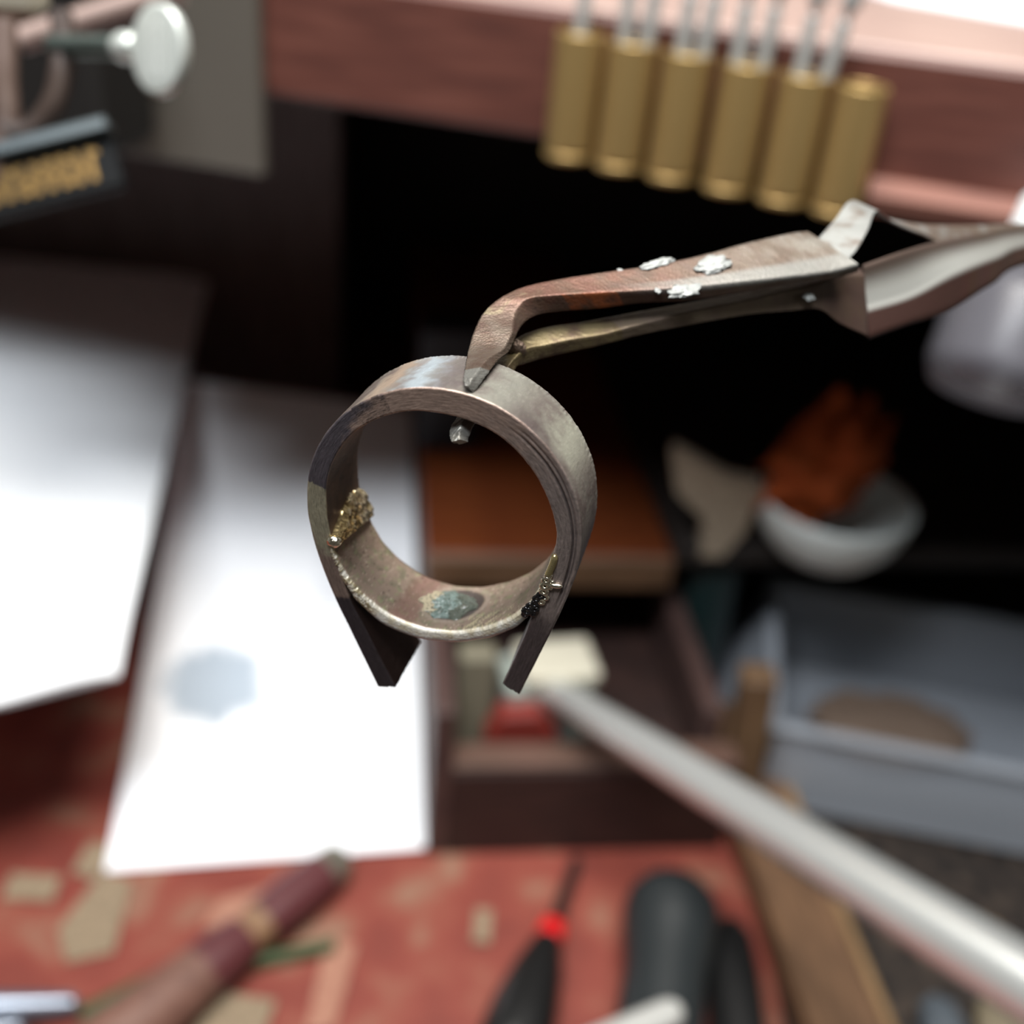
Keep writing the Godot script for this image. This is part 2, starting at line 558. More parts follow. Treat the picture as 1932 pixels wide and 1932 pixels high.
func papers() -> void:
	var white := plain(Color(0.93, 0.94, 0.95), 0.75)
	var near := sheet([Vector3(-0.235, 0.752, -0.2030), Vector3(-0.1275, 0.752, -0.2800), Vector3(-0.1880, 0.764, -0.600), Vector3(-0.40, 0.764, -0.600)],
		func(s, f): return -0.004 * pow(maxf(0.0, 1.0 - f * 9.0), 2.0) - 0.003 * pow(maxf(0.0, (s - 0.86) / 0.14), 2.0), 40, 60, 0.0012)
	tag(obj("paper_sheet", near, white, self), "white paper sheet with a curled front edge, lying highest at the left", "paper")
	var stand := grainy(Color(0.20, 0.09, 0.07), Color(0.28, 0.13, 0.10), 14, Vector3(6, 40, 40))
	var st := thing("wooden_stand", "dark wooden block under the highest white paper sheet", "block", Vector3(-0.32, TRAY, -0.52))
	obj("block", boxm(Vector3(-0.32, TRAY + 0.0452, -0.52), Vector3(0.20, 0.0904, 0.16)), stand, st)
	# the printed sheet: faint grey and bluish print, flat on the paper
	var im := Image.create(256, 512, false, Image.FORMAT_RGB8)
	for y in 512:
		for x in 256:
			var u := x / 255.0
			var w := 1.0 - y / 511.0   # 0 at the near edge
			var q := Color(0.93, 0.94, 0.95)
			var d1 := Vector2((u - 0.27) / 0.17, (w - 0.315) / 0.075).length() + 0.25 * noise.get_noise_2d(u * 9.0, w * 12.0)
			q = q.lerp(Color(0.58, 0.63, 0.68), clampf((1.15 - d1) * 3.0, 0.0, 1.0) * 0.85)
			var d2 := maxf(absf(u - 0.60) / 0.08, absf(w - 0.205) / 0.03)
			q = q.lerp(Color(0.72, 0.74, 0.92), clampf((1.1 - d2) * 4.0, 0.0, 1.0) * 0.7)
			var d3 := maxf(absf(u - 0.42) / 0.18, absf(w - 0.44) / 0.022) + 0.3 * noise.get_noise_2d(u * 20.0, w * 20.0)
			q = q.lerp(Color(0.80, 0.81, 0.84), clampf((1.1 - d3) * 4.0, 0.0, 1.0) * 0.7)
			if absf(u - 0.72) < 0.12 and w > 0.10 and w < 0.17 and fmod(w, 0.012) < 0.006:
				q = q.lerp(Color(0.75, 0.85, 0.92), 0.5)
			if u > 0.62 and u < 0.92 and w > 0.36 and w < 0.62 and fmod(w, 0.014) < 0.005:
				q = q.lerp(Color(0.70, 0.71, 0.75), 0.6)
			im.set_pixel(x, y, q)
	var printed := plain(Color.WHITE, 0.75)
	printed.albedo_texture = ImageTexture.create_from_image(im)
	var mb := MB.new()
	var nl := Vector3(-0.1365, 0.6615, -0.2660)
	var nr := Vector3(-0.0208, 0.6625, -0.2905)
	var fl := Vector3(-0.1740, 0.7480, -0.5000)
	var fr := Vector3(-0.0560, 0.7440, -0.4990)
	var rows := 60
	var cols := 30
	var ids := []
	for side in 2:
		for r in rows + 1:
			for k in cols + 1:
				var f := float(r) / rows
				var s := float(k) / cols
				var p := nl.lerp(fl, f).lerp(nr.lerp(fr, f), s)
				p.y += -0.006 * sin(PI * f) * 0.5 - 0.010 * pow(maxf(0.0, 1.0 - s * 7.0), 2.0) * sin(PI * clampf(f, 0.0, 1.0)) - side * 0.0014
				ids.append(mb.vert(p, Color.WHITE, Vector2(s, 1.0 - f)))
	var n := (rows + 1) * (cols + 1)
	for side in 2:
		for r in rows:
			for k in cols:
				var a: int = side * n + r * (cols + 1) + k
				if side == 0:
					mb.quad(a, a + 1, a + cols + 2, a + cols + 1)
				else:
					mb.quad(a + cols + 1, a + cols + 2, a + 1, a)
	for k in cols:
		mb.quad(k + 1, k, n + k, n + k + 1)
		var e := rows * (cols + 1) + k
		mb.quad(e, e + 1, n + e + 1, n + e)
	for r in rows:
		var a := r * (cols + 1)
		mb.quad(a, a + cols + 1, n + a + cols + 1, n + a)
		var z := a + cols
		mb.quad(z + cols + 1, z, n + z, n + z + cols + 1)
	tag(obj("paper_sheet", mb, printed, self), "white printed paper sheet with a grey blot, sloping up from the red tray", "paper")


# ---------------------------------------------------------------- the small open cabinet in the middle
func cabinet() -> void:
	var turn := 8.68
	var o := Vector3(-0.0108, TRAY, -0.2901)
	var b := Basis(Vector3.UP, deg_to_rad(turn))
	var dark := grainy(Color(0.15, 0.09, 0.075), Color(0.21, 0.13, 0.11), 15, Vector3(6, 40, 6), 0.6)
	var tan := grainy(Color(0.34, 0.24, 0.16), Color(0.40, 0.29, 0.20), 16, Vector3(6, 50, 50), 0.6)
	var orange := grainy(Color(0.34, 0.15, 0.05), Color(0.41, 0.20, 0.075), 17, Vector3(6, 50, 50), 0.5)
	var mauve := grainy(Color(0.25, 0.18, 0.17), Color(0.30, 0.22, 0.20), 19, Vector3(6, 6, 40))
	var c := thing("tool_crate", "dark brown open wooden crate at the back of the red tray", "crate", o, turn)
	var add := func(called, parent, at, size, m, label = ""):
		var mb := MB.new()
		mb.box(Transform3D(Basis(), at), size, 0.0008)
		var x := obj(called, mb, m, parent, true)
		if label:
			tag(x, label)
	add.call("front_board", c, Vector3(0.0530, 0.0220, -0.0065), Vector3(0.110, 0.044, 0.013), dark)
	add.call("front_lip", c, Vector3(0.0530, 0.0455, -0.0065), Vector3(0.110, 0.0030, 0.0126), grainy(Color(0.30, 0.22, 0.18), Color(0.36, 0.26, 0.22), 18, Vector3(6, 50, 50)), "lighter top lip")
	add.call("side_board", c, Vector3(-0.0058, 0.037, -0.125), Vector3(0.0080, 0.0740, 0.25), mauve, "mauve-brown side")
	add.call("side_board", c, Vector3(0.0985, 0.031, -0.130), Vector3(0.0080, 0.060, 0.232), mauve, "mauve-brown side")
	add.call("floor_board", c, Vector3(0.0463, 0.032, -0.131), Vector3(0.095, 0.005, 0.234), dark)
	# shelf above it: orange-stained part with tan edging, then a dark part
	var sh := thing("under_shelf", "wooden shelf under the bench, orange-stained top with a tan front edge", "shelf", o, turn)
	add.call("shelf_board", sh, Vector3(0.0405, 0.0825, -0.2650), Vector3(0.1020, 0.0150, 0.380), orange, "orange-stained board")
	add.call("front_edging", sh, Vector3(0.0405, 0.0825, -0.0735), Vector3(0.1020, 0.0150, 0.0028), tan, "tan front edging")
	add.call("shelf_board", sh, Vector3(0.2425, 0.0905, -0.2350), Vector3(0.3000, 0.0100, 0.320), grainy(Color(0.10, 0.075, 0.065), Color(0.14, 0.11, 0.09), 33, Vector3.ONE * 20.0, 0.7), "dark right-hand board")
	# what lies in the drawer
	var wb := thing("plastic_box", "off-white plastic box with a bright lid inside the wooden crate", "box", Vector3(0.0190, 0.6946, -0.3290), turn + 6.0)
	var bx := MB.new()
	bx.box(Transform3D(Basis(), Vector3(0, 0.015, 0)), Vector3(0.034, 0.030, 0.022), 0.0015)
	obj("box_body", bx, plain(Color(0.58, 0.61, 0.58), 0.6), wb, true)
	var lid := MB.new()
	lid.box(Transform3D(Basis(), Vector3(0.004, 0.0330, 0)), Vector3(0.030, 0.0060, 0.023), 0.0015)
	obj("lid", lid, plain(Color(0.76, 0.74, 0.67), 0.5), wb, true)
	var bc := thing("card_block", "upright beige card block at the left end of the wooden crate", "card", Vector3(-0.0085, 0.6946, -0.3190), turn)
	var cb := MB.new()
	cb.box(Transform3D(Basis(), Vector3(0.001, 0.022, 0)), Vector3(0.014, 0.044, 0.009), 0.001)
	obj("block", cb, plain(Color(0.46, 0.44, 0.37), 0.7), bc, true)
	var rd := thing("red_holder", "dull red plastic holder just behind the crate's front lip", "holder", o + b * Vector3(0.0250, 0.0345, -0.0200), turn)
	var rm := MB.new()
	rm.prism(Transform3D(), PackedVector2Array([Vector2(-0.014, 0), Vector2(0.016, 0), Vector2(0.014, 0.014), Vector2(0.006, 0.024), Vector2(-0.008, 0.023), Vector2(-0.013, 0.012)]), -0.005, 0.005, 0.001)
	obj("holder_body", rm, plain(Color(0.46, 0.15, 0.12), 0.5), rd, true)
	var nb := thing("navy_box", "small dark navy box standing on the orange shelf, behind the ring", "box", Vector3(-0.0340, 0.7500, -0.4480), turn)
	var nm := MB.new()
	nm.box(Transform3D(Basis(), Vector3(0, 0.030, -0.012)), Vector3(0.026, 0.060, 0.024), 0.0015)
	obj("box_body", nm, plain(Color(0.05, 0.06, 0.09), 0.6), nb, true)
	# beige wedge on the shelf
	var wd := MB.new()
	var wf := Vector3(0.0830, 0.7500, -0.3830)
	wd.prism(Transform3D(Basis(Vector3.UP, deg_to_rad(4.0)).scaled(Vector3.ONE * 1.03), wf), PackedVector2Array([Vector2(-0.0040, 0.0), Vector2(0.0050, -0.0000), Vector2(0.0120, 0.0130), Vector2(0.0150, 0.0340), Vector2(0.0020, 0.0360), Vector2(-0.0210, 0.0475), Vector2(-0.0215, 0.0430), Vector2(-0.0180, 0.0290), Vector2(-0.0045, 0.0170)]), -0.005, 0.003, 0.0008)
	tag(obj("bench_wedge", wd, grainy(Color(0.56, 0.50, 0.43), Color(0.64, 0.58, 0.50), 22, Vector3.ONE * 40.0, 0.7), self), "beige flared wooden wedge standing on the shelf left of the white dish", "wedge")
	# steel mandrel lying across
	var steel := bumpy(plain(Color(0.90, 0.91, 0.90), 0.27, 0.72), 6, 0.05, 30.0, 0.003)
	var a := Vector3(0.0040, 0.7170, -0.3400)
	var e := Vector3(0.2280, 0.7805, -0.0916)
	var m := thing("ring_mandrel", "long tapered steel mandrel lying slantwise across the lower right", "mandrel", a)
	obj("mandrel_shaft", rodm(a, e, [[0.0, 0.0030], [0.003, 0.0046], [0.015, 0.0050], [0.37, 0.0078], [0.74, 0.0104], [0.99, 0.0122], [1.0, 0.0112]], 64), steel, m)
	# upright post and tin to the right of the cabinet
	var po := thing("wooden_post", "narrow slanting wooden batten between cabinet and plastic tub", "batten", Vector3(0.0985, TRAY, -0.325))
	var pb := MB.new()
	pb.box(Transform3D(Basis(Vector3.FORWARD, deg_to_rad(-3.0)), Vector3(0.1010, TRAY + 0.0385, -0.325)), Vector3(0.013, 0.076, 0.012), 0.0008)
	obj("batten", pb, grainy(Color(0.36, 0.27, 0.19), Color(0.44, 0.34, 0.24), 24, Vector3(40, 6, 40)), po)
	var tin := thing("teal_tin", "dark teal tin behind the slanting wooden batten", "tin", Vector3(0.0890, TRAY, -0.400))
	obj("tin_body", rodm(Vector3(0.0890, TRAY, -0.400), Vector3(0.0890, TRAY + 0.078, -0.400), [[0, 0.0125], [0.01, 0.0133], [0.97, 0.0133], [1.0, 0.012]], 40), plain(Color(0.10, 0.17, 0.17), 0.4), tin)


# ---------------------------------------------------------------- tools and scraps in the red tray
func tray_things() -> void:
	var plank := thing("wooden_plank", "worn brown wooden plank along the right edge of the red tray", "plank", Vector3(0.118, TRAY, -0.26), 9.0)
	var pm := MB.new()
	pm.box(Transform3D(Basis(), Vector3(0.0030, 0.0075, -0.035)), Vector3(0.0265, 0.015, 0.17), 0.0016)
	obj("board", pm, grainy(Color(0.36, 0.26, 0.18), Color(0.46, 0.34, 0.24), 26, Vector3(60, 60, 6), 0.6), plank, true)
	var pe := MB.new()
	pe.box(Transform3D(Basis(), Vector3(0.0185, 0.0065, -0.035)), Vector3(0.0045, 0.013, 0.17), 0.0012)
	tag(obj("edging", pe, grainy(Color(0.52, 0.41, 0.28), Color(0.60, 0.48, 0.34), 27, Vector3(60, 60, 6), 0.6), plank, true), "paler edge strip")
	# screwdriver
	var black := plain(Color(0.09, 0.09, 0.09), 0.4)
	var grey := plain(Color(0.15, 0.165, 0.17), 0.4)
	var s0 := Vector3(0.0388, TRAY + 0.0045, -0.2941)
	var s1 := Vector3(0.0150, TRAY + 0.0125, -0.2000)
	var sd := thing("screwdriver", "small screwdriver with red collar and black handle on the red tray", "screwdriver", s0)
	obj("shaft", rodm(s0 + Vector3(0, -0.0040, 0), s0.lerp(s1, 0.44), [[0, 0.0005], [0.02, 0.0016], [0.08, 0.0025], [1.0, 0.0025]], 20), plain(Color(0.30, 0.28, 0.27), 0.4, 0.8), sd)
	obj("collar", rodm(s0.lerp(s1, 0.40), s0.lerp(s1, 0.475), [[0, 0.0034], [0.1, 0.0048], [0.9, 0.0052], [1, 0.0044]], 28), plain(Color(0.80, 0.07, 0.09), 0.35), sd)
	obj("handle", rodm(s0.lerp(s1, 0.47), s1, [[0, 0.0045], [0.05, 0.0056], [0.3, 0.0088], [0.6, 0.0112], [0.9, 0.0118], [1, 0.009]], 36), black, sd)
	# two dark bulb-ended handles
	var g0 := Vector3(0.0725, TRAY + 0.0173, -0.2715)
	var g1 := Vector3(0.0600, TRAY + 0.0173, -0.1950)
	var gh := thing("hand_tool", "dark grey rounded rubber tool with a bulb end on the red tray", "tool", g0)
	obj("grip", rodm(g0, g1, [[0, 0.002], [0.01, 0.006], [0.05, 0.0130], [0.12, 0.0164], [0.2, 0.0172], [0.32, 0.0160], [0.5, 0.0138], [0.8, 0.0142], [1, 0.013]], 48), grey, gh)
	var h0 := Vector3(0.0925, TRAY + 0.0100, -0.2630)
	var h1 := Vector3(0.0900, TRAY + 0.0100, -0.1950)
	var hh := thing("hand_tool", "slim black-handled tool lying between the grey rubber tool and plank", "tool", h0)
	obj("grip", rodm(h0, h1, [[0, 0.002], [0.02, 0.005], [0.1, 0.0078], [0.3, 0.0090], [1, 0.0098]], 36), black, hh)
	# steel tip at the bottom edge
	var t0 := Vector3(0.0590, 0.7298, -0.1852)
	var t1 := Vector3(0.0250, 0.7352, -0.1630)
	var st := thing("steel_punch", "rounded end of a bright steel punch at the bottom edge", "punch", t0)
	obj("shaft", rodm(t0, t1, [[0, 0.0008], [0.01, 0.0022], [0.05, 0.0036], [0.12, 0.0042], [1, 0.0046]], 32), plain(Color(0.88, 0.88, 0.86), 0.3, 0.5), st)
	# wooden-handled tool, lower left
	var w0 := Vector3(-0.0500, TRAY + 0.0090, -0.2765)
	var w1 := Vector3(-0.1120, TRAY + 0.0130, -0.1850)
	var wt := thing("graver", "wooden-handled graver with maroon bands and grey cap, lower left", "graver", w0)
	var wood := grainy(Color(0.40, 0.28, 0.24), Color(0.47, 0.34, 0.29), 28, Vector3(20, 20, 20), 0.55)
	var maroon := plain(Color(0.33, 0.16, 0.17), 0.45)
	obj("cap", rodm(w0, w0.lerp(w1, 0.10), [[0, 0.002], [0.08, 0.0058], [0.3, 0.0072], [1, 0.0078]], 32), plain(Color(0.52, 0.50, 0.45), 0.35, 0.6), wt)
	obj("band", rodm(w0.lerp(w1, 0.10), w0.lerp(w1, 0.36), [[0, 0.0080], [0.5, 0.0088], [1, 0.0080]], 32), maroon, wt)
	obj("waist", rodm(w0.lerp(w1, 0.36), w0.lerp(w1, 0.44), [[0, 0.0072], [0.5, 0.0066], [1, 0.0074]], 32), plain(Color(0.50, 0.38, 0.28), 0.5), wt)
	obj("band", rodm(w0.lerp(w1, 0.44), w0.lerp(w1, 0.60), [[0, 0.0080], [0.5, 0.0092], [1, 0.0092]], 32), maroon, wt)
	obj("handle", rodm(w0.lerp(w1, 0.60), w1, [[0, 0.0092], [0.4, 0.0105], [0.9, 0.0115], [1, 0.010]], 36), wood, wt)
	# green stick under it
	var gm := MB.new()
	gm.tube(spline([Vector3(-0.0470, TRAY + 0.0028, -0.2430), Vector3(-0.0640, TRAY + 0.0026, -0.2370), Vector3(-0.0810, TRAY + 0.0025, -0.2300), Vector3(-0.1010, TRAY + 0.0027, -0.2250), Vector3(-0.1230, TRAY + 0.0030, -0.2080)], 40), [0.0026], 16)
	tag(obj("green_cord", gm, plain(Color(0.20, 0.26, 0.13), 0.6), self), "dark green cord passing under the wooden-handled graver", "cord")
	# steel jaws in the corner
	var j0 := Vector3(-0.1240, TRAY + 0.006, -0.2100)
	var jw := thing("steel_pliers", "blue-grey steel jaws of pliers in the bottom left corner", "pliers", j0)
	obj("jaw", rodm(j0, j0 + Vector3(-0.05, 0.006, 0.012), [[0, 0.001], [0.04, 0.0035], [0.5, 0.0050], [1, 0.006]], 24), plain(Color(0.50, 0.53, 0.58), 0.3, 0.75), jw)
	obj("jaw", rodm(j0 + Vector3(-0.012, 0.004, 0.012), j0 + Vector3(-0.05, 0.008, 0.026), [[0, 0.001], [0.04, 0.0032], [0.5, 0.0046], [1, 0.006]], 24), plain(Color(0.50, 0.53, 0.58), 0.3, 0.75), jw)
	# thin scraps of leather and wood
	var scrap := grainy(Color(0.46, 0.40, 0.32), Color(0.54, 0.47, 0.38), 29, Vector3.ONE * 50.0, 0.8)
	var pinky := grainy(Color(0.56, 0.38, 0.31), Color(0.62, 0.45, 0.37), 30, Vector3.ONE * 50.0, 0.8)
	var list := [
		[Vector2(-0.1315, -0.2455), [[-0.006, -0.020], [0.006, -0.018], [0.010, 0.012], [-0.004, 0.018], [-0.012, 0.006]], 0, "long tan leather scrap on the red tray beside the green cord"],
		[Vector2(-0.1590, -0.2560), [[-0.010, -0.005], [0.008, -0.006], [0.009, 0.005], [-0.009, 0.006]], 0, "small tan scrap at the left edge of the red tray"],
		[Vector2(-0.1420, -0.2680), [[-0.005, -0.010], [0.007, -0.010], [0.003, 0.006], [-0.006, 0.004]], 0, "tan scrap poking out beside the printed sheet's lower left corner"],
		[Vector2(-0.0790, -0.2560), [[-0.016, 0.010], [-0.012, -0.003], [0.014, -0.014], [0.020, -0.010], [0.004, 0.008]], 1, "pinkish-tan scrap alongside the upper side of the graver"],
		[Vector2(-0.0745, -0.2130), [[-0.012, -0.009], [0.012, -0.008], [0.010, 0.012], [-0.012, 0.012]], 0, "olive-tan scrap at the bottom edge right of the graver handle"],
		[Vector2(-0.0455, -0.2330), [[-0.005, -0.014], [0.006, -0.012], [0.004, 0.020], [-0.005, 0.022]], 1, "pinkish-tan strip right of the green cord's end"],
		[Vector2(0.0040, -0.2570), [[-0.003, -0.008], [0.003, -0.008], [0.003, 0.006], [-0.003, 0.006]], 0, "tiny pale upright strip on the red tray left of the screwdriver"],
	]
	for k in list.size():
		var l = list[k]
		var mb := MB.new()
		var poly := PackedVector2Array()
		for q in l[1]:
			poly.append(Vector2(l[0].x + q[0], -(l[0].y + q[1])))
		mb.prism(Transform3D(Basis(Vector3.RIGHT, -PI / 2), Vector3.ZERO), poly, TRAY + 0.00005, TRAY + 0.0012 + 0.0001 * k)
		tag(obj("leather_scrap", mb, scrap if l[2] == 0 else pinky, self), l[3], "scrap", "scraps lying on the red tray")


# ---------------------------------------------------------------- right side
func right_side() -> void:
	# clear plastic tub
	var o := Vector3(0.1120, TRAY, -0.3340)
	var tb := thing("plastic_tub", "translucent grey plastic tub, open on top, at the right", "tub", o, -7.9)
	var cl := plain(Color(0.68, 0.70, 0.73, 0.60), 0.4)
	cl.transparency = BaseMaterial3D.TRANSPARENCY_ALPHA
	var add := func(called, at, size):
		var mb := MB.new()
		mb.box(Transform3D(Basis(), at), size, 0.0007)
		obj(called, mb, cl, tb, true)
	add.call("front_wall", Vector3(0.080, 0.0220, 0.0), Vector3(0.156, 0.042, 0.0022))
	add.call("rear_wall", Vector3(0.080, 0.0220, -0.100), Vector3(0.156, 0.042, 0.0022))
	var sw := MB.new()
	sw.box(Transform3D(Basis(Vector3.FORWARD, deg_to_rad(22.0)), Vector3(-0.0070, 0.0225, -0.050)), Vector3(0.0024, 0.0440, 0.0960), 0.0007)
	obj("side_wall", sw, cl, tb, true)
	add.call("side_wall", Vector3(0.1590, 0.0220, -0.050), Vector3(0.0022, 0.042, 0.0975))
	add.call("tub_floor", Vector3(0.080, 0.0012, -0.050), Vector3(0.155, 0.0020, 0.0970))
	add.call("rim", Vector3(0.080, 0.0440, 0.0010), Vector3(0.162, 0.0020, 0.0060))
	add.call("rim", Vector3(0.0012, 0.0440, -0.050), Vector3(0.0060, 0.0020, 0.0955))
	add.call("rim", Vector3(0.080, 0.0440, -0.1012), Vector3(0.162, 0.0020, 0.0060))
	# a rag of brown leather lying in it
	var lump := MB.new()
	var lc := o + Basis(Vector3.UP, deg_to_rad(-7.9)) * Vector3(0.060, 0.010, -0.050)
	lump.lump(Transform3D(Basis().scaled(Vector3(0.034, 0.0078, 0.024)), lc), 24, 40, func(d): return 1.0 + 0.22 * noise.get_noise_3dv(d * 2.2), func(d): return Color.WHITE)
	tag(obj("leather_piece", lump, plain(Color(0.50, 0.42, 0.36), 0.7), self), "crumpled brown leather piece inside the plastic tub", "leather")
	# the white dish and the orange sponge, on the dark end of the shelf
	var dc := Vector3(0.1300, 0.7556, -0.3870)
	var dish := MB.new()
	dish.lathe(dc, dc + Vector3(0, 0.026, 0), [[0.0, 0.006], [0.0, 0.018], [0.06, 0.021], [0.35, 0.0275], [0.7, 0.0310], [0.96, 0.0322], [1.0, 0.0314], [0.96, 0.0300], [0.6, 0.0280], [0.3, 0.023], [0.2, 0.010]], 56)
	tag(obj("white_dish", dish, plain(Color(0.86, 0.89, 0.88), 0.35), self), "round white dish with an orange sponge in it", "dish")
	var sp := MB.new()
	var sc := dc + Vector3(-0.0165, 0.0330, 0.0020)
	var rag := func(d):
		return 1.0 + 0.60 * noise.get_noise_3dv(d * 1.9 + Vector3(3, 1, 0)) + 0.16 * noise.get_noise_3dv(d * 5.0)
	sp.lump(Transform3D(Basis(Vector3.FORWARD, deg_to_rad(28.0)).scaled_local(Vector3(0.0165, 0.0290, 0.0150)), sc + Vector3(0.006, 0.006, 0)), 40, 48, rag, func(d): return Color.WHITE)
	tag(obj("orange_sponge", sp, plain(Color(0.62, 0.27, 0.05), 0.8), self), "crumpled orange sponge sitting in the white dish", "sponge")
	# capped bottle at the right edge
	var bo := thing("clear_bottle", "grey translucent plastic bottle with a white cap at the right edge, against the bench front", "bottle", Vector3(0.1246, 0.9256, -0.2700))
	var axis := (Vector3(0.0810, 0.9235, -0.1880) - Vector3(0.0900, 0.9490, -0.2050)).normalized()
	var top := Vector3(0.1246, 0.9256, -0.2700)
	var clear := plain(Color(0.40, 0.395, 0.42, 0.60), 0.35)
	clear.transparency = BaseMaterial3D.TRANSPARENCY_ALPHA
	var k := 1.34
	obj("cap", rodm(top - axis * (0.006 * k), top + axis * (0.0035 * k), [[0, 0.0060 * k], [0.05, 0.0070 * k], [0.95, 0.0074 * k], [1, 0.0068 * k]], 32), plain(Color(0.90, 0.93, 0.94), 0.4), bo)
	obj("neck", rodm(top + axis * (0.0035 * k), top + axis * (0.0090 * k), [[0, 0.0050 * k], [0.5, 0.0050 * k], [1, 0.0062 * k]], 32), clear, bo)
	obj("bottle_body", rodm(top + axis * (0.0090 * k), top + axis * (0.0320 * k), [[0, 0.0062 * k], [0.12, 0.0110 * k], [0.3, 0.0128 * k], [0.8, 0.0128 * k], [0.95, 0.0112 * k], [1, 0.006 * k]], 48), clear, bo)
	# clutter on the dark shelf bottom
	var clutter := [
		[Vector3(0.1850, TRAY, -0.2700), "tan cork offcut under the front of the plastic tub", Color(0.50, 0.40, 0.26), Vector3(0.014, 0.007, 0.008), 2.0],
		[Vector3(0.1640, TRAY, -0.2330), "blue-grey metal scrap on the dark shelf beside the plank", Color(0.30, 0.33, 0.36), Vector3(0.008, 0.005, 0.012), 7.0],
		[Vector3(0.1850, TRAY, -0.2330), "pale grey-tan offcut below the mandrel at the right", Color(0.46, 0.42, 0.34), Vector3(0.010, 0.005, 0.014), 12.0],
		[Vector3(0.1560, TRAY, -0.2930), "brown wood offcut close to the tub's left front corner", Color(0.34, 0.27, 0.20), Vector3(0.007, 0.006, 0.010), 17.0],
	]
	for c in clutter:
		var mb := MB.new()
		var seed_off: float = c[4]
		mb.lump(Transform3D(Basis().scaled(c[3]), c[0] + Vector3(0, c[3].y * 0.96, 0)), 16, 24, func(d): return 0.95 + 0.3 * noise.get_noise_3dv(d * 1.6 + Vector3(seed_off, 0, 0)), func(d): return Color.WHITE)
		tag(obj("offcut", mb, plain(c[2], 0.7), self), c[1], "offcut", "offcuts on the dark shelf")


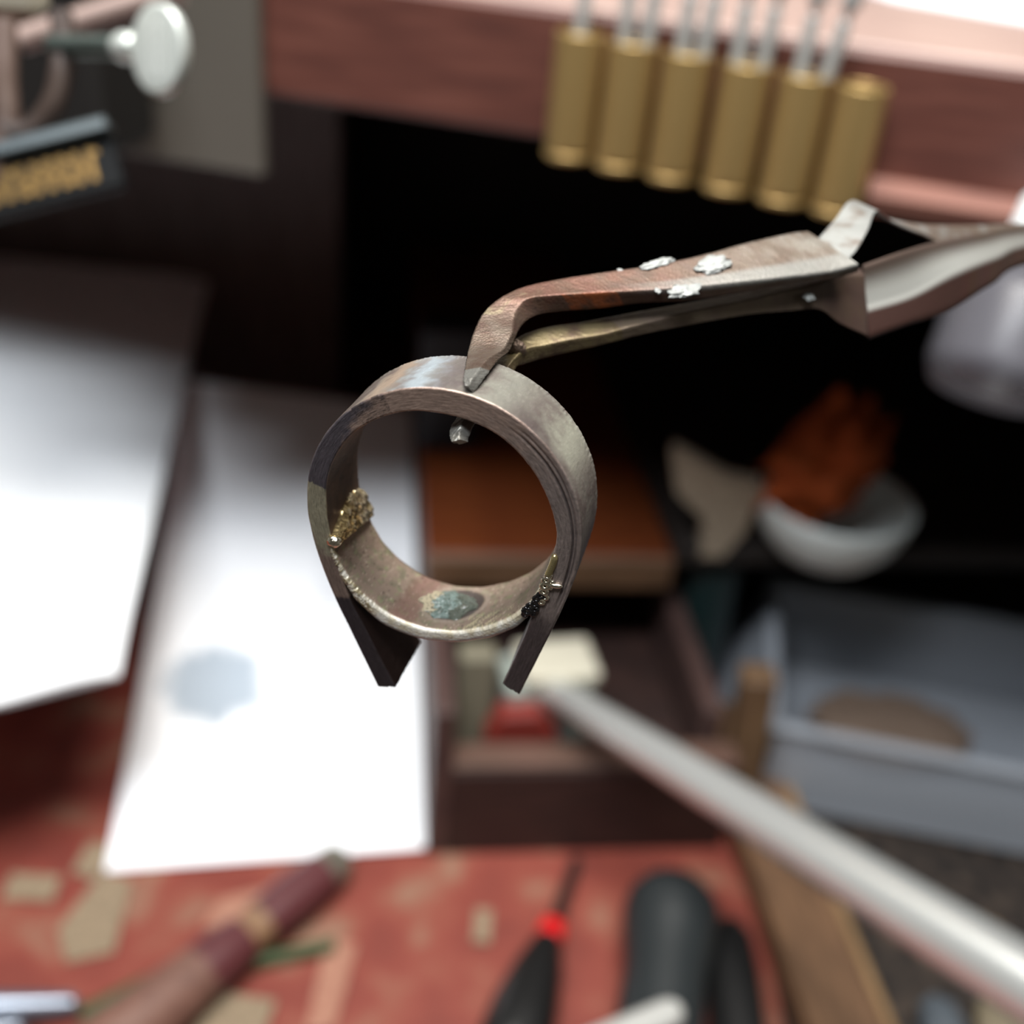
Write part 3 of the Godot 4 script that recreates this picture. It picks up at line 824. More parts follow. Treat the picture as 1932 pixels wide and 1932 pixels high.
# ---------------------------------------------------------------- the clamp and gauge, upper left
func left_clamp() -> void:
	var plate := thing("steel_plate", "flat grey steel plate fixed to the bench front, upper left", "plate", bench(-0.15, -0.02, 0.002), BENCH_TURN)
	var pm := MB.new()
	pm.box(Transform3D(Basis(), Vector3(-0.011, 0.030, 0.0005)), Vector3(0.136, 0.066, 0.0045), 0.0006)
	obj("plate_body", pm, bumpy(plain(Color(0.37, 0.35, 0.32), 0.55, 0.2), 41, 0.03, 20.0, 0.004), plate, true)
	var shade_body := thing("shade_block", "blackish block added on the steel plate for the shadow behind the thumbscrew", "shade_body", bench(-0.145, -0.02, 0.006), BENCH_TURN)
	var vb := MB.new()
	vb.box(Transform3D(Basis(), Vector3(-0.0150, 0.0290, 0.0170)), Vector3(0.0700, 0.0500, 0.0300), 0.0030)  # dark body put in where shadow lies behind the clamp
	obj("block", vb, plain(Color(0.075, 0.068, 0.062), 0.6), shade_body, true)
	var dk := plain(Color(0.26, 0.21, 0.19), 0.5)
	var steel := plain(Color(0.80, 0.82, 0.80), 0.38, 0.5)
	var c := thing("saw_clamp", "dark curved clamp with a white metal thumbscrew, upper left", "clamp", Vector3(-0.098, 0.952, -0.205))
	var jaw := MB.new()
	jaw.tube(spline([Vector3(-0.1070, 0.9720, -0.2150), Vector3(-0.1010, 0.9640, -0.2120), Vector3(-0.0995, 0.9520, -0.2060), Vector3(-0.0985, 0.9440, -0.2010), Vector3(-0.1010, 0.9350, -0.1960)], 30), [0.0022], 20)
	obj("jaw", jaw, plain(Color(0.36, 0.29, 0.26), 0.5), c)
	var hook := MB.new()
	hook.tube(spline([Vector3(-0.0905, 0.9640, -0.2130), Vector3(-0.0895, 0.9580, -0.2100), Vector3(-0.0905, 0.9500, -0.2050), Vector3(-0.0945, 0.9452, -0.2018), Vector3(-0.0990, 0.9452, -0.2015)], 30), [0.0021], 20)
	obj("hook", hook, dk, c)
	var bar := MB.new()
	bar.tube(spline([Vector3(-0.1095, 0.9541, -0.2366), Vector3(-0.0938, 0.9598, -0.2402), Vector3(-0.0781, 0.9653, -0.2437)], 12), [0.0026], 20)
	obj("crossbar", bar, plain(Color(0.55, 0.47, 0.44), 0.5), c)
	var x0 := Vector3(-0.0920, 0.9588, -0.2104)
	var x1 := Vector3(-0.0735, 0.9612, -0.2030)
	var thr := []
	for k in 40:
		thr.append([float(k) / 39.0, 0.0016 if k % 2 == 0 else 0.0020])
	obj("screw_thread", rodm(x0, x0.lerp(x1, 0.8), thr, 24), plain(Color(0.42, 0.46, 0.44), 0.35, 0.8), c)
	obj("screw_neck", rodm(x0.lerp(x1, 0.78), x1, [[0, 0.0020], [0.3, 0.0026], [0.8, 0.0026], [1, 0.0020]], 24), steel, c)
	var mid := Vector3(-0.0684, 0.9617, -0.2003)
	var face := Vector3(-0.38, 0.30, 0.87)
	face = (face - Vector3.UP * 0.0).normalized()
	var upv := (Vector3(0, 0.88, -0.47) - face * Vector3(0, 0.88, -0.47).dot(face)).normalized()
	var side := upv.cross(face).normalized()
	var pad := MB.new()
	var rings := []
	for s in [[-0.0011, 0.90], [-0.0008, 1.0], [0.0008, 1.0], [0.0011, 0.90], [0.0011, 0.4]]:
		var ring := PackedVector3Array()
		for k in 48:
			var g := TAU * k / 48
			ring.append(mid + face * s[0] + (side * cos(g) * 0.0058 + upv * sin(g) * 0.0076) * s[1])
		rings.append(ring)
	pad.loft(rings)
	var paddle := obj("thumb_paddle", pad, steel, c)
	for k in 3:  # reflected lines on the paddle, made as pale thin bars
		var off := side * (-0.0015 + 0.0016 * k)
		var gr := MB.new()
		gr.tube([mid + face * 0.0011 + off - upv * 0.0050, mid + face * 0.0011 + off + upv * 0.0050], [0.00022], 8)
		obj("glint_bar", gr, plain(Color(0.92, 0.93, 0.92), 0.25, 0.6), paddle)
	# beige pad above
	var pd := thing("rubber_pad", "beige rubber pad in the top left corner", "pad", Vector3(-0.0930, 0.9690, -0.1930))
	obj("pad_body", boxm(Vector3(-0.0952, 0.9700, -0.1940), Vector3(0.020, 0.008, 0.008), 0.0018, 8.0), plain(Color(0.68, 0.65, 0.58), 0.6), pd)
	# black gauge with worn gold lettering and a steel edge
	var a := Vector3(-0.0788, 0.9430, -0.2000)
	var b := Vector3(-0.1150, 0.9322, -0.1922)
	var ax := (b - a).normalized()
	var nf := Vector3(-0.10, 0.55, 0.83)
	nf = (nf - ax * nf.dot(ax)).normalized()
	var up := nf.cross(ax)
	if up.y < 0:
		up = -up
	var xf := Transform3D(Basis(-ax, up, (-ax).cross(up)), a)
	var g := thing("gauge_bar", "black gauge bar with steel top edge and worn yellow lettering, left", "gauge", a)
	var body := MB.new()
	body.box(xf * Transform3D(Basis(), Vector3(-0.022, -0.0010, -0.0015)), Vector3(0.046, 0.0100, 0.0030), 0.0005)
	obj("bar_body", body, plain(Color(0.05, 0.055, 0.06), 0.6, 0.0, 0.25), g)
	var ed := MB.new()
	ed.box(xf * Transform3D(Basis(), Vector3(-0.0225, 0.0050, 0.0002)), Vector3(0.047, 0.0028, 0.0050), 0.0005)
	obj("steel_edge", ed, plain(Color(0.30, 0.33, 0.34), 0.45, 0.4), g)
	# worn, unreadable yellow marks, raised a little
	var marks := MB.new()
	for k in 14:
		var cx := -0.0040 - 0.0026 * k
		marks.box(xf * Transform3D(Basis(), Vector3(cx, -0.0010, 0.00005)), Vector3(0.0011, 0.0062, 0.0003), 0.0001)
		var yy: float = [0.0014, -0.0010, -0.0032][k % 3]
		marks.box(xf * Transform3D(Basis(), Vector3(cx + 0.0009, yy, 0.00005)), Vector3(0.0016, 0.0007, 0.0003), 0.0001)
		marks.box(xf * Transform3D(Basis(), Vector3(cx + 0.0009, -0.0012 + 0.0022 * ((k + 1) % 2), 0.00005)), Vector3(0.0016, 0.0007, 0.0003), 0.0001)
	obj("lettering", marks, plain(Color(0.55, 0.42, 0.17), 0.6), g)


# ---------------------------------------------------------------- the tweezers
# each station: A (upper left edge), B (ridge towards the eye), C (lower edge), in mm from RING_O
func arm(st: Array, thick: float, n: int, paint: Callable, rough_tip := 0.06) -> MB:
	var pa := spline(st.map(func(s): return s[0]), n)
	var pb := spline(st.map(func(s): return s[1]), n)
	var pc := spline(st.map(func(s): return s[2]), n)
	var rings := []
	var cols := []
	for k in n:
		var a: Vector3 = pa[k]
		var b: Vector3 = pb[k]
		var c: Vector3 = pc[k]
		var d: Vector3 = a + (c - b) * thick
		var corners := [a, b, c, d]
		var ring := PackedVector3Array()
		var cr := PackedColorArray()
		for e in 4:
			var p0: Vector3 = corners[e]
			var p1: Vector3 = corners[(e + 1) % 4]
			var m := 9 if e % 2 == 0 else 6
			for q in m:
				var f := lerpf(0.05, 0.95, float(q) / (m - 1))
				# round the corner: pull the ends of each side towards the middle of the section
				var p := p0.lerp(p1, f)
				var r := noise.get_noise_3dv(p * 1.3) * 0.5 + fine.get_noise_3dv(p * 5.0) * 0.5
				var mid := (a + b + c + d) * 0.25
				p += (p - mid).normalized() * r * rough_tip * (1.0 + 1.6 * smoothstep(0.16, 0.04, float(k) / n))
				ring.append(RING_O + p * 0.001)
				cr.append(paint.call(p, float(k) / (n - 1), e + 0.999 * q / (m - 1)))
		rings.append(ring)
		cols.append(cr)
	var mb := MB.new()
	mb.loft(rings, true, cols)
	return mb


# a bent plate: A and C are its edges, B its valley, seen from inside the bend
func bent_plate(st: Array, n: int, paint: Callable) -> MB:
	var pa := spline(st.map(func(s): return s[0]), n)
	var pb := spline(st.map(func(s): return s[1]), n)
	var pc := spline(st.map(func(s): return s[2]), n)
	var back := Vector3(0.15, -0.35, -0.45)
	var rings := []
	var cols := []
	for k in n:
		var front := []
		for q in 9:
			front.append([pa[k].lerp(pb[k], q / 8.0), q / 8.0])
		for q in range(1, 6):
			front.append([pb[k].lerp(pc[k], q / 5.0), 1.0 + q / 5.0])
		var ring := PackedVector3Array()
		var cr := PackedColorArray()
		for q in front:
			ring.append(RING_O + q[0] * 0.001)
			cr.append(paint.call(q[0], float(k) / (n - 1), q[1]))
		for q in range(front.size() - 1, -1, -1):
			ring.append(RING_O + (front[q][0] + back) * 0.001)
			cr.append(paint.call(front[q][0], float(k) / (n - 1), 3.0))
		rings.append(ring)
		cols.append(cr)
	var mb := MB.new()
	mb.loft(rings, true, cols)
	return mb


func tweezers() -> void:
	var metal := bumpy(painted(0.45, 0.55), 51, 0.03, 220.0, 0.004)
	var t := thing("tweezers", "cross-locking steel tweezers with bent tips gripping the ring", "tweezers", RING_O + Vector3(0.030, 0.012, -0.032))
	var rust := lin(96, 64, 52)
	var grey := lin(98, 87, 77)
	var brown := lin(80, 63, 53)
	var olive := lin(112, 100, 72)
	var hot := lin(160, 86, 48)
	var up_paint := func(p, f, e):
		var q := noise.get_noise_3dv(p * 0.35 + Vector3(7, 0, 0)) + 0.4 * fine.get_noise_3dv(p * 2.0)
		var c := brown.lerp(grey, clampf(0.5 + q, 0, 1))
		if f > 0.30:
			c = c.lerp(rust, clampf((f - 0.30) * 5.0, 0, 0.85) * clampf(0.7 + q * 1.2, 0, 1))
		if f > 0.66:
			c = c.lerp(grey, clampf((f - 0.66) * 6.0, 0, 1) * 0.8)
			c = c.lerp(lin(128, 124, 116), clampf((f - 0.78) * 5.0, 0, 1) * clampf(0.35 + q * 1.4, 0, 1))
		if int(e) == 1:
			c = c.lerp(lin(70, 52, 42), 0.6 * smoothstep(0.5, 0.68, f))
		if int(e) == 1 and f > 0.55 and f < 0.64:
			c = c.lerp(hot, clampf(0.45 + q, 0, 0.7))
		if f < 0.10:
			c = c.lerp(lin(120, 122, 118), 0.7)
		if e > 0.72 and e < 1.2 and f > 0.62:
			c = c.lerp(lin(124, 124, 120), smoothstep(0.62, 0.80, f) * 0.8)   # pale grey along the ridge
		if f > 0.34 and f < 0.5 and e < 0.6:
			c = c.lerp(lin(126, 116, 92), clampf(q * 1.6, 0, 0.8))
		return c
	var lo_paint := func(p, f, e):
		var q := noise.get_noise_3dv(p * 0.35 + Vector3(1, 4, 0)) + 0.4 * fine.get_noise_3dv(p * 2.0)
		var c := olive.lerp(brown, clampf(0.4 + q, 0, 1))
		if f < 0.2:
			c = c.lerp(lin(128, 128, 124), 0.8)
		if f > 0.6:
			c = c.lerp(lin(105, 92, 82), 0.7)
		if f > 0.80:
			c = c.lerp(lin(66, 50, 44), clampf((f - 0.80) * 8.0, 0, 0.9))
		return c
	var upper := []
	upper.append([Vector3(1.02, 11.50, -0.64), Vector3(1.31, 11.57, -0.39), Vector3(1.71, 10.94, -0.64)])
	upper.append([Vector3(0.82, 11.41, -2.06), Vector3(1.64, 11.74, -1.91), Vector3(2.33, 11.22, -2.53)])
	upper.append([Vector3(0.73, 11.23, -5.48), Vector3(2.41, 11.66, -5.40), Vector3(3.10, 11.11, -6.11)])
	upper.append([Vector3(0.71, 11.19, -8.17), Vector3(3.45, 11.43, -8.09), Vector3(3.91, 10.86, -8.79)])
	upper.append([Vector3(0.95, 11.76, -10.41), Vector3(3.92, 11.91, -10.27), Vector3(4.35, 11.45, -10.93)])
	upper.append([Vector3(1.32, 12.24, -12.36), Vector3(3.96, 12.27, -12.27), Vector3(4.73, 11.52, -12.86)])
	upper.append([Vector3(1.89, 12.61, -13.78), Vector3(4.24, 12.77, -13.64), Vector3(5.41, 11.75, -14.06)])
	upper.append([Vector3(2.95, 13.11, -15.03), Vector3(5.07, 13.28, -14.55), Vector3(6.38, 11.86, -14.96)])
	upper.append([Vector3(4.53, 13.52, -16.47), Vector3(7.01, 13.41, -15.34), Vector3(8.01, 11.93, -15.71)])
	upper.append([Vector3(7.31, 13.93, -17.90), Vector3(10.27, 13.55, -16.36), Vector3(11.17, 12.08, -16.75)])
	upper.append([Vector3(11.15, 14.41, -19.38), Vector3(13.91, 13.68, -17.51), Vector3(14.55, 12.45, -17.92)])
	upper.append([Vector3(15.29, 14.81, -21.17), Vector3(18.05, 13.82, -19.01), Vector3(18.56, 12.53, -19.27)])
	upper.append([Vector3(19.57, 15.31, -23.48), Vector3(22.78, 14.07, -20.94), Vector3(23.13, 12.91, -21.16)])
	upper.append([Vector3(23.79, 15.93, -26.23), Vector3(27.22, 14.28, -22.95), Vector3(27.49, 13.26, -23.26)])
	upper.append([Vector3(28.24, 16.39, -29.11), Vector3(31.87, 14.49, -25.33), Vector3(32.13, 13.58, -25.58)])
	upper.append([Vector3(30.11, 16.40, -30.29), Vector3(34.50, 14.87, -26.86), Vector3(34.78, 14.03, -27.16)])
	obj("upper_arm", arm(upper, 0.9, 260, up_paint), metal, t)
	var lower := []
	lower.append([Vector3(0.39, 7.31, 0.39), Vector3(0.96, 7.62, 0.43), Vector3(1.62, 7.27, 0.06)])
	lower.append([Vector3(0.12, 7.55, -0.95), Vector3(1.00, 8.21, -0.89), Vector3(1.82, 7.69, -1.38)])
	lower.append([Vector3(0.47, 7.84, -2.54), Vector3(1.41, 8.33, -2.49), Vector3(2.22, 7.73, -2.95)])
	lower.append([Vector3(1.56, 8.11, -6.84), Vector3(2.31, 8.33, -6.74), Vector3(3.08, 7.78, -7.10)])
	lower.append([Vector3(2.14, 8.32, -9.09), Vector3(3.40, 8.70, -8.97), Vector3(4.11, 8.18, -9.24)])
	lower.append([Vector3(2.90, 8.93, -11.24), Vector3(4.35, 9.32, -11.13), Vector3(4.59, 8.50, -11.21)])
	lower.append([Vector3(3.78, 9.55, -13.28), Vector3(5.30, 9.61, -12.73), Vector3(5.38, 8.29, -12.61)])
	lower.append([Vector3(4.92, 10.00, -14.74), Vector3(6.77, 9.64, -13.69), Vector3(6.89, 8.42, -13.75)])
	lower.append([Vector3(7.08, 10.40, -16.05), Vector3(9.04, 9.92, -14.81), Vector3(9.17, 8.74, -14.90)])
	lower.append([Vector3(9.78, 10.59, -17.23), Vector3(11.54, 10.12, -15.99), Vector3(11.76, 9.13, -16.08)])
	lower.append([Vector3(13.43, 10.98, -19.01), Vector3(14.44, 10.59, -17.58), Vector3(14.69, 9.56, -17.77)])
	lower.append([Vector3(18.61, 11.57, -21.38), Vector3(19.02, 11.26, -20.01), Vector3(19.31, 10.11, -20.00)])
	lower.append([Vector3(24.03, 12.10, -24.07), Vector3(24.15, 11.79, -22.69), Vector3(24.53, 10.54, -22.63)])
	lower.append([Vector3(28.12, 12.53, -26.22), Vector3(28.09, 12.28, -25.12), Vector3(28.47, 10.56, -24.52)])
	lower.append([Vector3(31.27, 12.87, -27.85), Vector3(31.22, 12.65, -26.77), Vector3(31.70, 10.58, -25.71)])
	lower.append([Vector3(33.21, 13.06, -29.15), Vector3(33.21, 12.89, -28.22), Vector3(33.95, 9.33, -25.88)])
	lower.append([Vector3(36.19, 13.26, -30.92), Vector3(36.29, 12.83, -29.95), Vector3(36.97, 8.14, -26.31)])
	obj("lower_arm", arm(lower, 0.9, 260, lo_paint), metal, t)
	var strap := []
	strap.append([Vector3(30.53, 14.86, -29.56), Vector3(33.87, 14.71, -28.29), Vector3(33.97, 14.36, -28.84)])
	strap.append([Vector3(31.59, 15.46, -31.47), Vector3(35.05, 15.19, -30.24), Vector3(35.15, 14.84, -30.79)])
	strap.append([Vector3(33.58, 16.35, -34.98), Vector3(36.58, 16.08, -33.63), Vector3(36.68, 15.73, -34.18)])
	strap.append([Vector3(35.81, 17.29, -39.10), Vector3(38.30, 16.77, -38.07), Vector3(38.40, 16.42, -38.62)])
	strap.append([Vector3(38.55, 16.01, -41.84), Vector3(41.07, 15.23, -40.18), Vector3(41.17, 14.88, -40.73)])
	strap.append([Vector3(42.33, 14.35, -44.34), Vector3(45.16, 13.62, -42.71), Vector3(45.26, 13.27, -43.26)])
	strap.append([Vector3(48.82, 13.19, -48.33), Vector3(49.79, 11.78, -46.27), Vector3(49.89, 11.43, -46.82)])
	strap.append([Vector3(61.47, 12.04, -57.05), Vector3(62.49, 10.26, -54.75), Vector3(62.59, 9.91, -55.30)])
	strap.append([Vector3(91.43, 10.41, -78.44), Vector3(92.00, 7.89, -75.68), Vector3(92.10, 7.54, -76.23)])
	strap.append([Vector3(154.38, 8.62, -117.41), Vector3(154.83, 5.25, -114.13), Vector3(154.93, 4.90, -114.68)])
	strap.append([Vector3(212.33, 7.55, -149.76), Vector3(212.76, 4.03, -146.38), Vector3(212.86, 3.68, -146.93)])
	var pale := func(p, f, e): return lin(140, 141, 138).lerp(lin(104, 90, 80), clampf(noise.get_noise_3dv(p * 0.4) * 1.5 + smoothstep(0.4, 0.55, f), 0, 1))
	obj("crossing_strap", arm(strap, 1.0, 120, pale, 0.02), metal, t)
	var rear := []
	rear.append([Vector3(35.99, 13.66, -30.47), Vector3(37.15, 10.01, -29.25), Vector3(36.98, 8.26, -26.03)])
	rear.append([Vector3(40.57, 13.99, -34.68), Vector3(42.41, 10.19, -33.72), Vector3(41.82, 8.38, -30.47)])
	rear.append([Vector3(45.00, 13.82, -39.30), Vector3(47.98, 11.09, -39.36), Vector3(47.07, 8.38, -35.31)])
	rear.append([Vector3(52.10, 13.35, -46.08), Vector3(54.44, 11.20, -45.91), Vector3(53.66, 9.09, -42.82)])
	rear.append([Vector3(60.77, 12.64, -53.89), Vector3(62.41, 11.06, -53.61), Vector3(61.53, 9.46, -51.31)])
	rear.append([Vector3(89.12, 10.93, -74.04), Vector3(90.93, 9.20, -73.44), Vector3(90.12, 7.52, -71.44)])
	rear.append([Vector3(151.98, 8.52, -113.81), Vector3(153.98, 6.71, -113.03), Vector3(153.16, 5.07, -111.30)])
	rear.append([Vector3(210.39, 7.42, -147.32), Vector3(212.71, 5.50, -146.47), Vector3(211.81, 3.87, -144.86)])
	var gleam_paint := func(p, f, e): return (lin(84, 70, 62).lerp(lin(190, 190, 184), smoothstep(0.15, 0.75, e)) if e <= 1.0 else lin(58, 36, 30)).lerp(lin(80, 66, 57), clampf(f * 1.6 - 0.5, 0, 0.9))  # reflection painted in: dark edge rising to a pale valley
	obj("rear_arm", bent_plate(rear, 120, gleam_paint), metal, t)
	var white := plain(Color(0.56, 0.57, 0.56), 0.35)
	flux_spot(t, white, Vector3(20.69, 14.96, -22.32), Vector3(0.83, 0.15, -0.54), 1.76, 0.79)
	flux_spot(t, white, Vector3(18.15, 13.64, -18.78), Vector3(0.83, 0.13, -0.54), 1.67, 0.68)
	flux_spot(t, white, Vector3(15.74, 14.93, -21.36), Vector3(0.82, 0.15, -0.55), 1.75, 0.41)
	flux_spot(t, white, Vector3(12.57, 14.46, -19.89), Vector3(0.82, 0.14, -0.55), 0.25, 0.25)
	flux_spot(t, white, Vector3(27.18, 15.33, -27.15), Vector3(0.84, 0.15, -0.52), 2.89, 0.96)
	flux_spot(t, white, Vector3(30.31, 11.94, -25.15), Vector3(0.85, 0.14, -0.51), 0.48, 0.43)
	flux_spot(t, white, Vector3(15.83, 13.66, -18.09), Vector3(0.83, 0.13, -0.55), 0.31, 0.31)
	flux_spot(t, white, Vector3(23.32, 15.46, -25.58), Vector3(0.84, 0.15, -0.53), 1.05, 0.33)
	var knob := MB.new()
	knob.lump(Transform3D(Basis(Vector3(0.00075, 0.0003, 0), Vector3(-0.0003, 0.00085, 0.0002), Vector3(0, 0, 0.0006)), RING_O + Vector3(4.36, 9.46, -12.52) * 0.001), 24, 32, func(d): return 1.0 + 0.18 * noise.get_noise_3dv(d * 2.0) + 0.16 * fine.get_noise_3dv(d * 4.0), func(d): return Color.WHITE)
	tag(obj("solder_lump", knob, bumpy(plain(Color(0.48, 0.41, 0.36), 0.35, 0.6), 55, 0.05, 300.0, 0.008), t), "rough pitted lump in the bend of the lower arm")


func flux_spot(t: Node3D, m: Material, p: Vector3, along: Vector3, long: float, wide: float) -> void:
	var mb := MB.new()
	var up := Vector3(-0.1, 0.8, 0.5)
	up = (up - along * up.dot(along)).normalized()
	var side := along.cross(up)
	mb.lump(Transform3D(Basis(along * long * 0.001, up * minf(wide, 0.5) * 0.00035, side * wide * 0.0011), RING_O + p * 0.001), 14, 26, func(d): return 0.9 + 0.75 * noise.get_noise_3dv(d * 1.3 + p) + 0.3 * fine.get_noise_3dv(d * 2.5 + p), func(d): return Color.WHITE)
	tag(obj("flux_crust", mb, m, t), "white flux crust")


# ---------------------------------------------------------------- the ring
func ring() -> void:
	var r := thing("ring", "unfinished oxidised silver ring with open horseshoe band, held by tweezers", "ring", RING_O)
	var metal := bumpy(painted(0.42, 0.55), 61, 0.05, 420.0, 0.0016)
	var polished := bumpy(painted(0.34, 0.3), 62, 0.05, 420.0, 0.002)
	band(r, metal)
	liner(r, polished)
	solder(r)


# one closed cross-section from four corners: outer-front, outer-rear, inner-rear, inner-front
func section(po: Vector2, pi: Vector2, w: float, b: float, zf: float) -> Array:
	var d := (po - pi).normalized()
	var out := []   # [point (x, y, z), face, share across]
	var nface := 30
	for k in nface:   # outer face, front to rear
		var f := float(k) / (nface - 1)
		var q := po
		out.append([Vector3(q.x, q.y, lerpf(zf - b, -w + b, f)), 0, f])
	out.append([Vector3((po - d * b * 0.3).x, (po - d * b * 0.3).y, -w + b * 0.3), 1, 0.0])
	for k in 5:   # rear edge
		var f := float(k) / 4
		var q := (po - d * b).lerp(pi + d * b, f)
		out.append([Vector3(q.x, q.y, -w), 1, f])
	out.append([Vector3((pi + d * b * 0.3).x, (pi + d * b * 0.3).y, -w + b * 0.3), 1, 1.0])
	for k in nface:   # inner face, rear to front
		var f := float(k) / (nface - 1)
		out.append([Vector3(pi.x, pi.y, lerpf(-w + b, zf - b, f)), 2, 1.0 - f])
	out.append([Vector3((pi + d * b * 0.3).x, (pi + d * b * 0.3).y, zf - b * 0.3), 3, 0.0])
	for k in 34:   # front edge, inner to outer
		var f := float(k) / 33
		var q := (pi + d * b).lerp(po - d * b, f)
		out.append([Vector3(q.x, q.y, zf), 3, f])
	out.append([Vector3((po - d * b * 0.3).x, (po - d * b * 0.3).y, zf - b * 0.3), 3, 1.0])
	return out


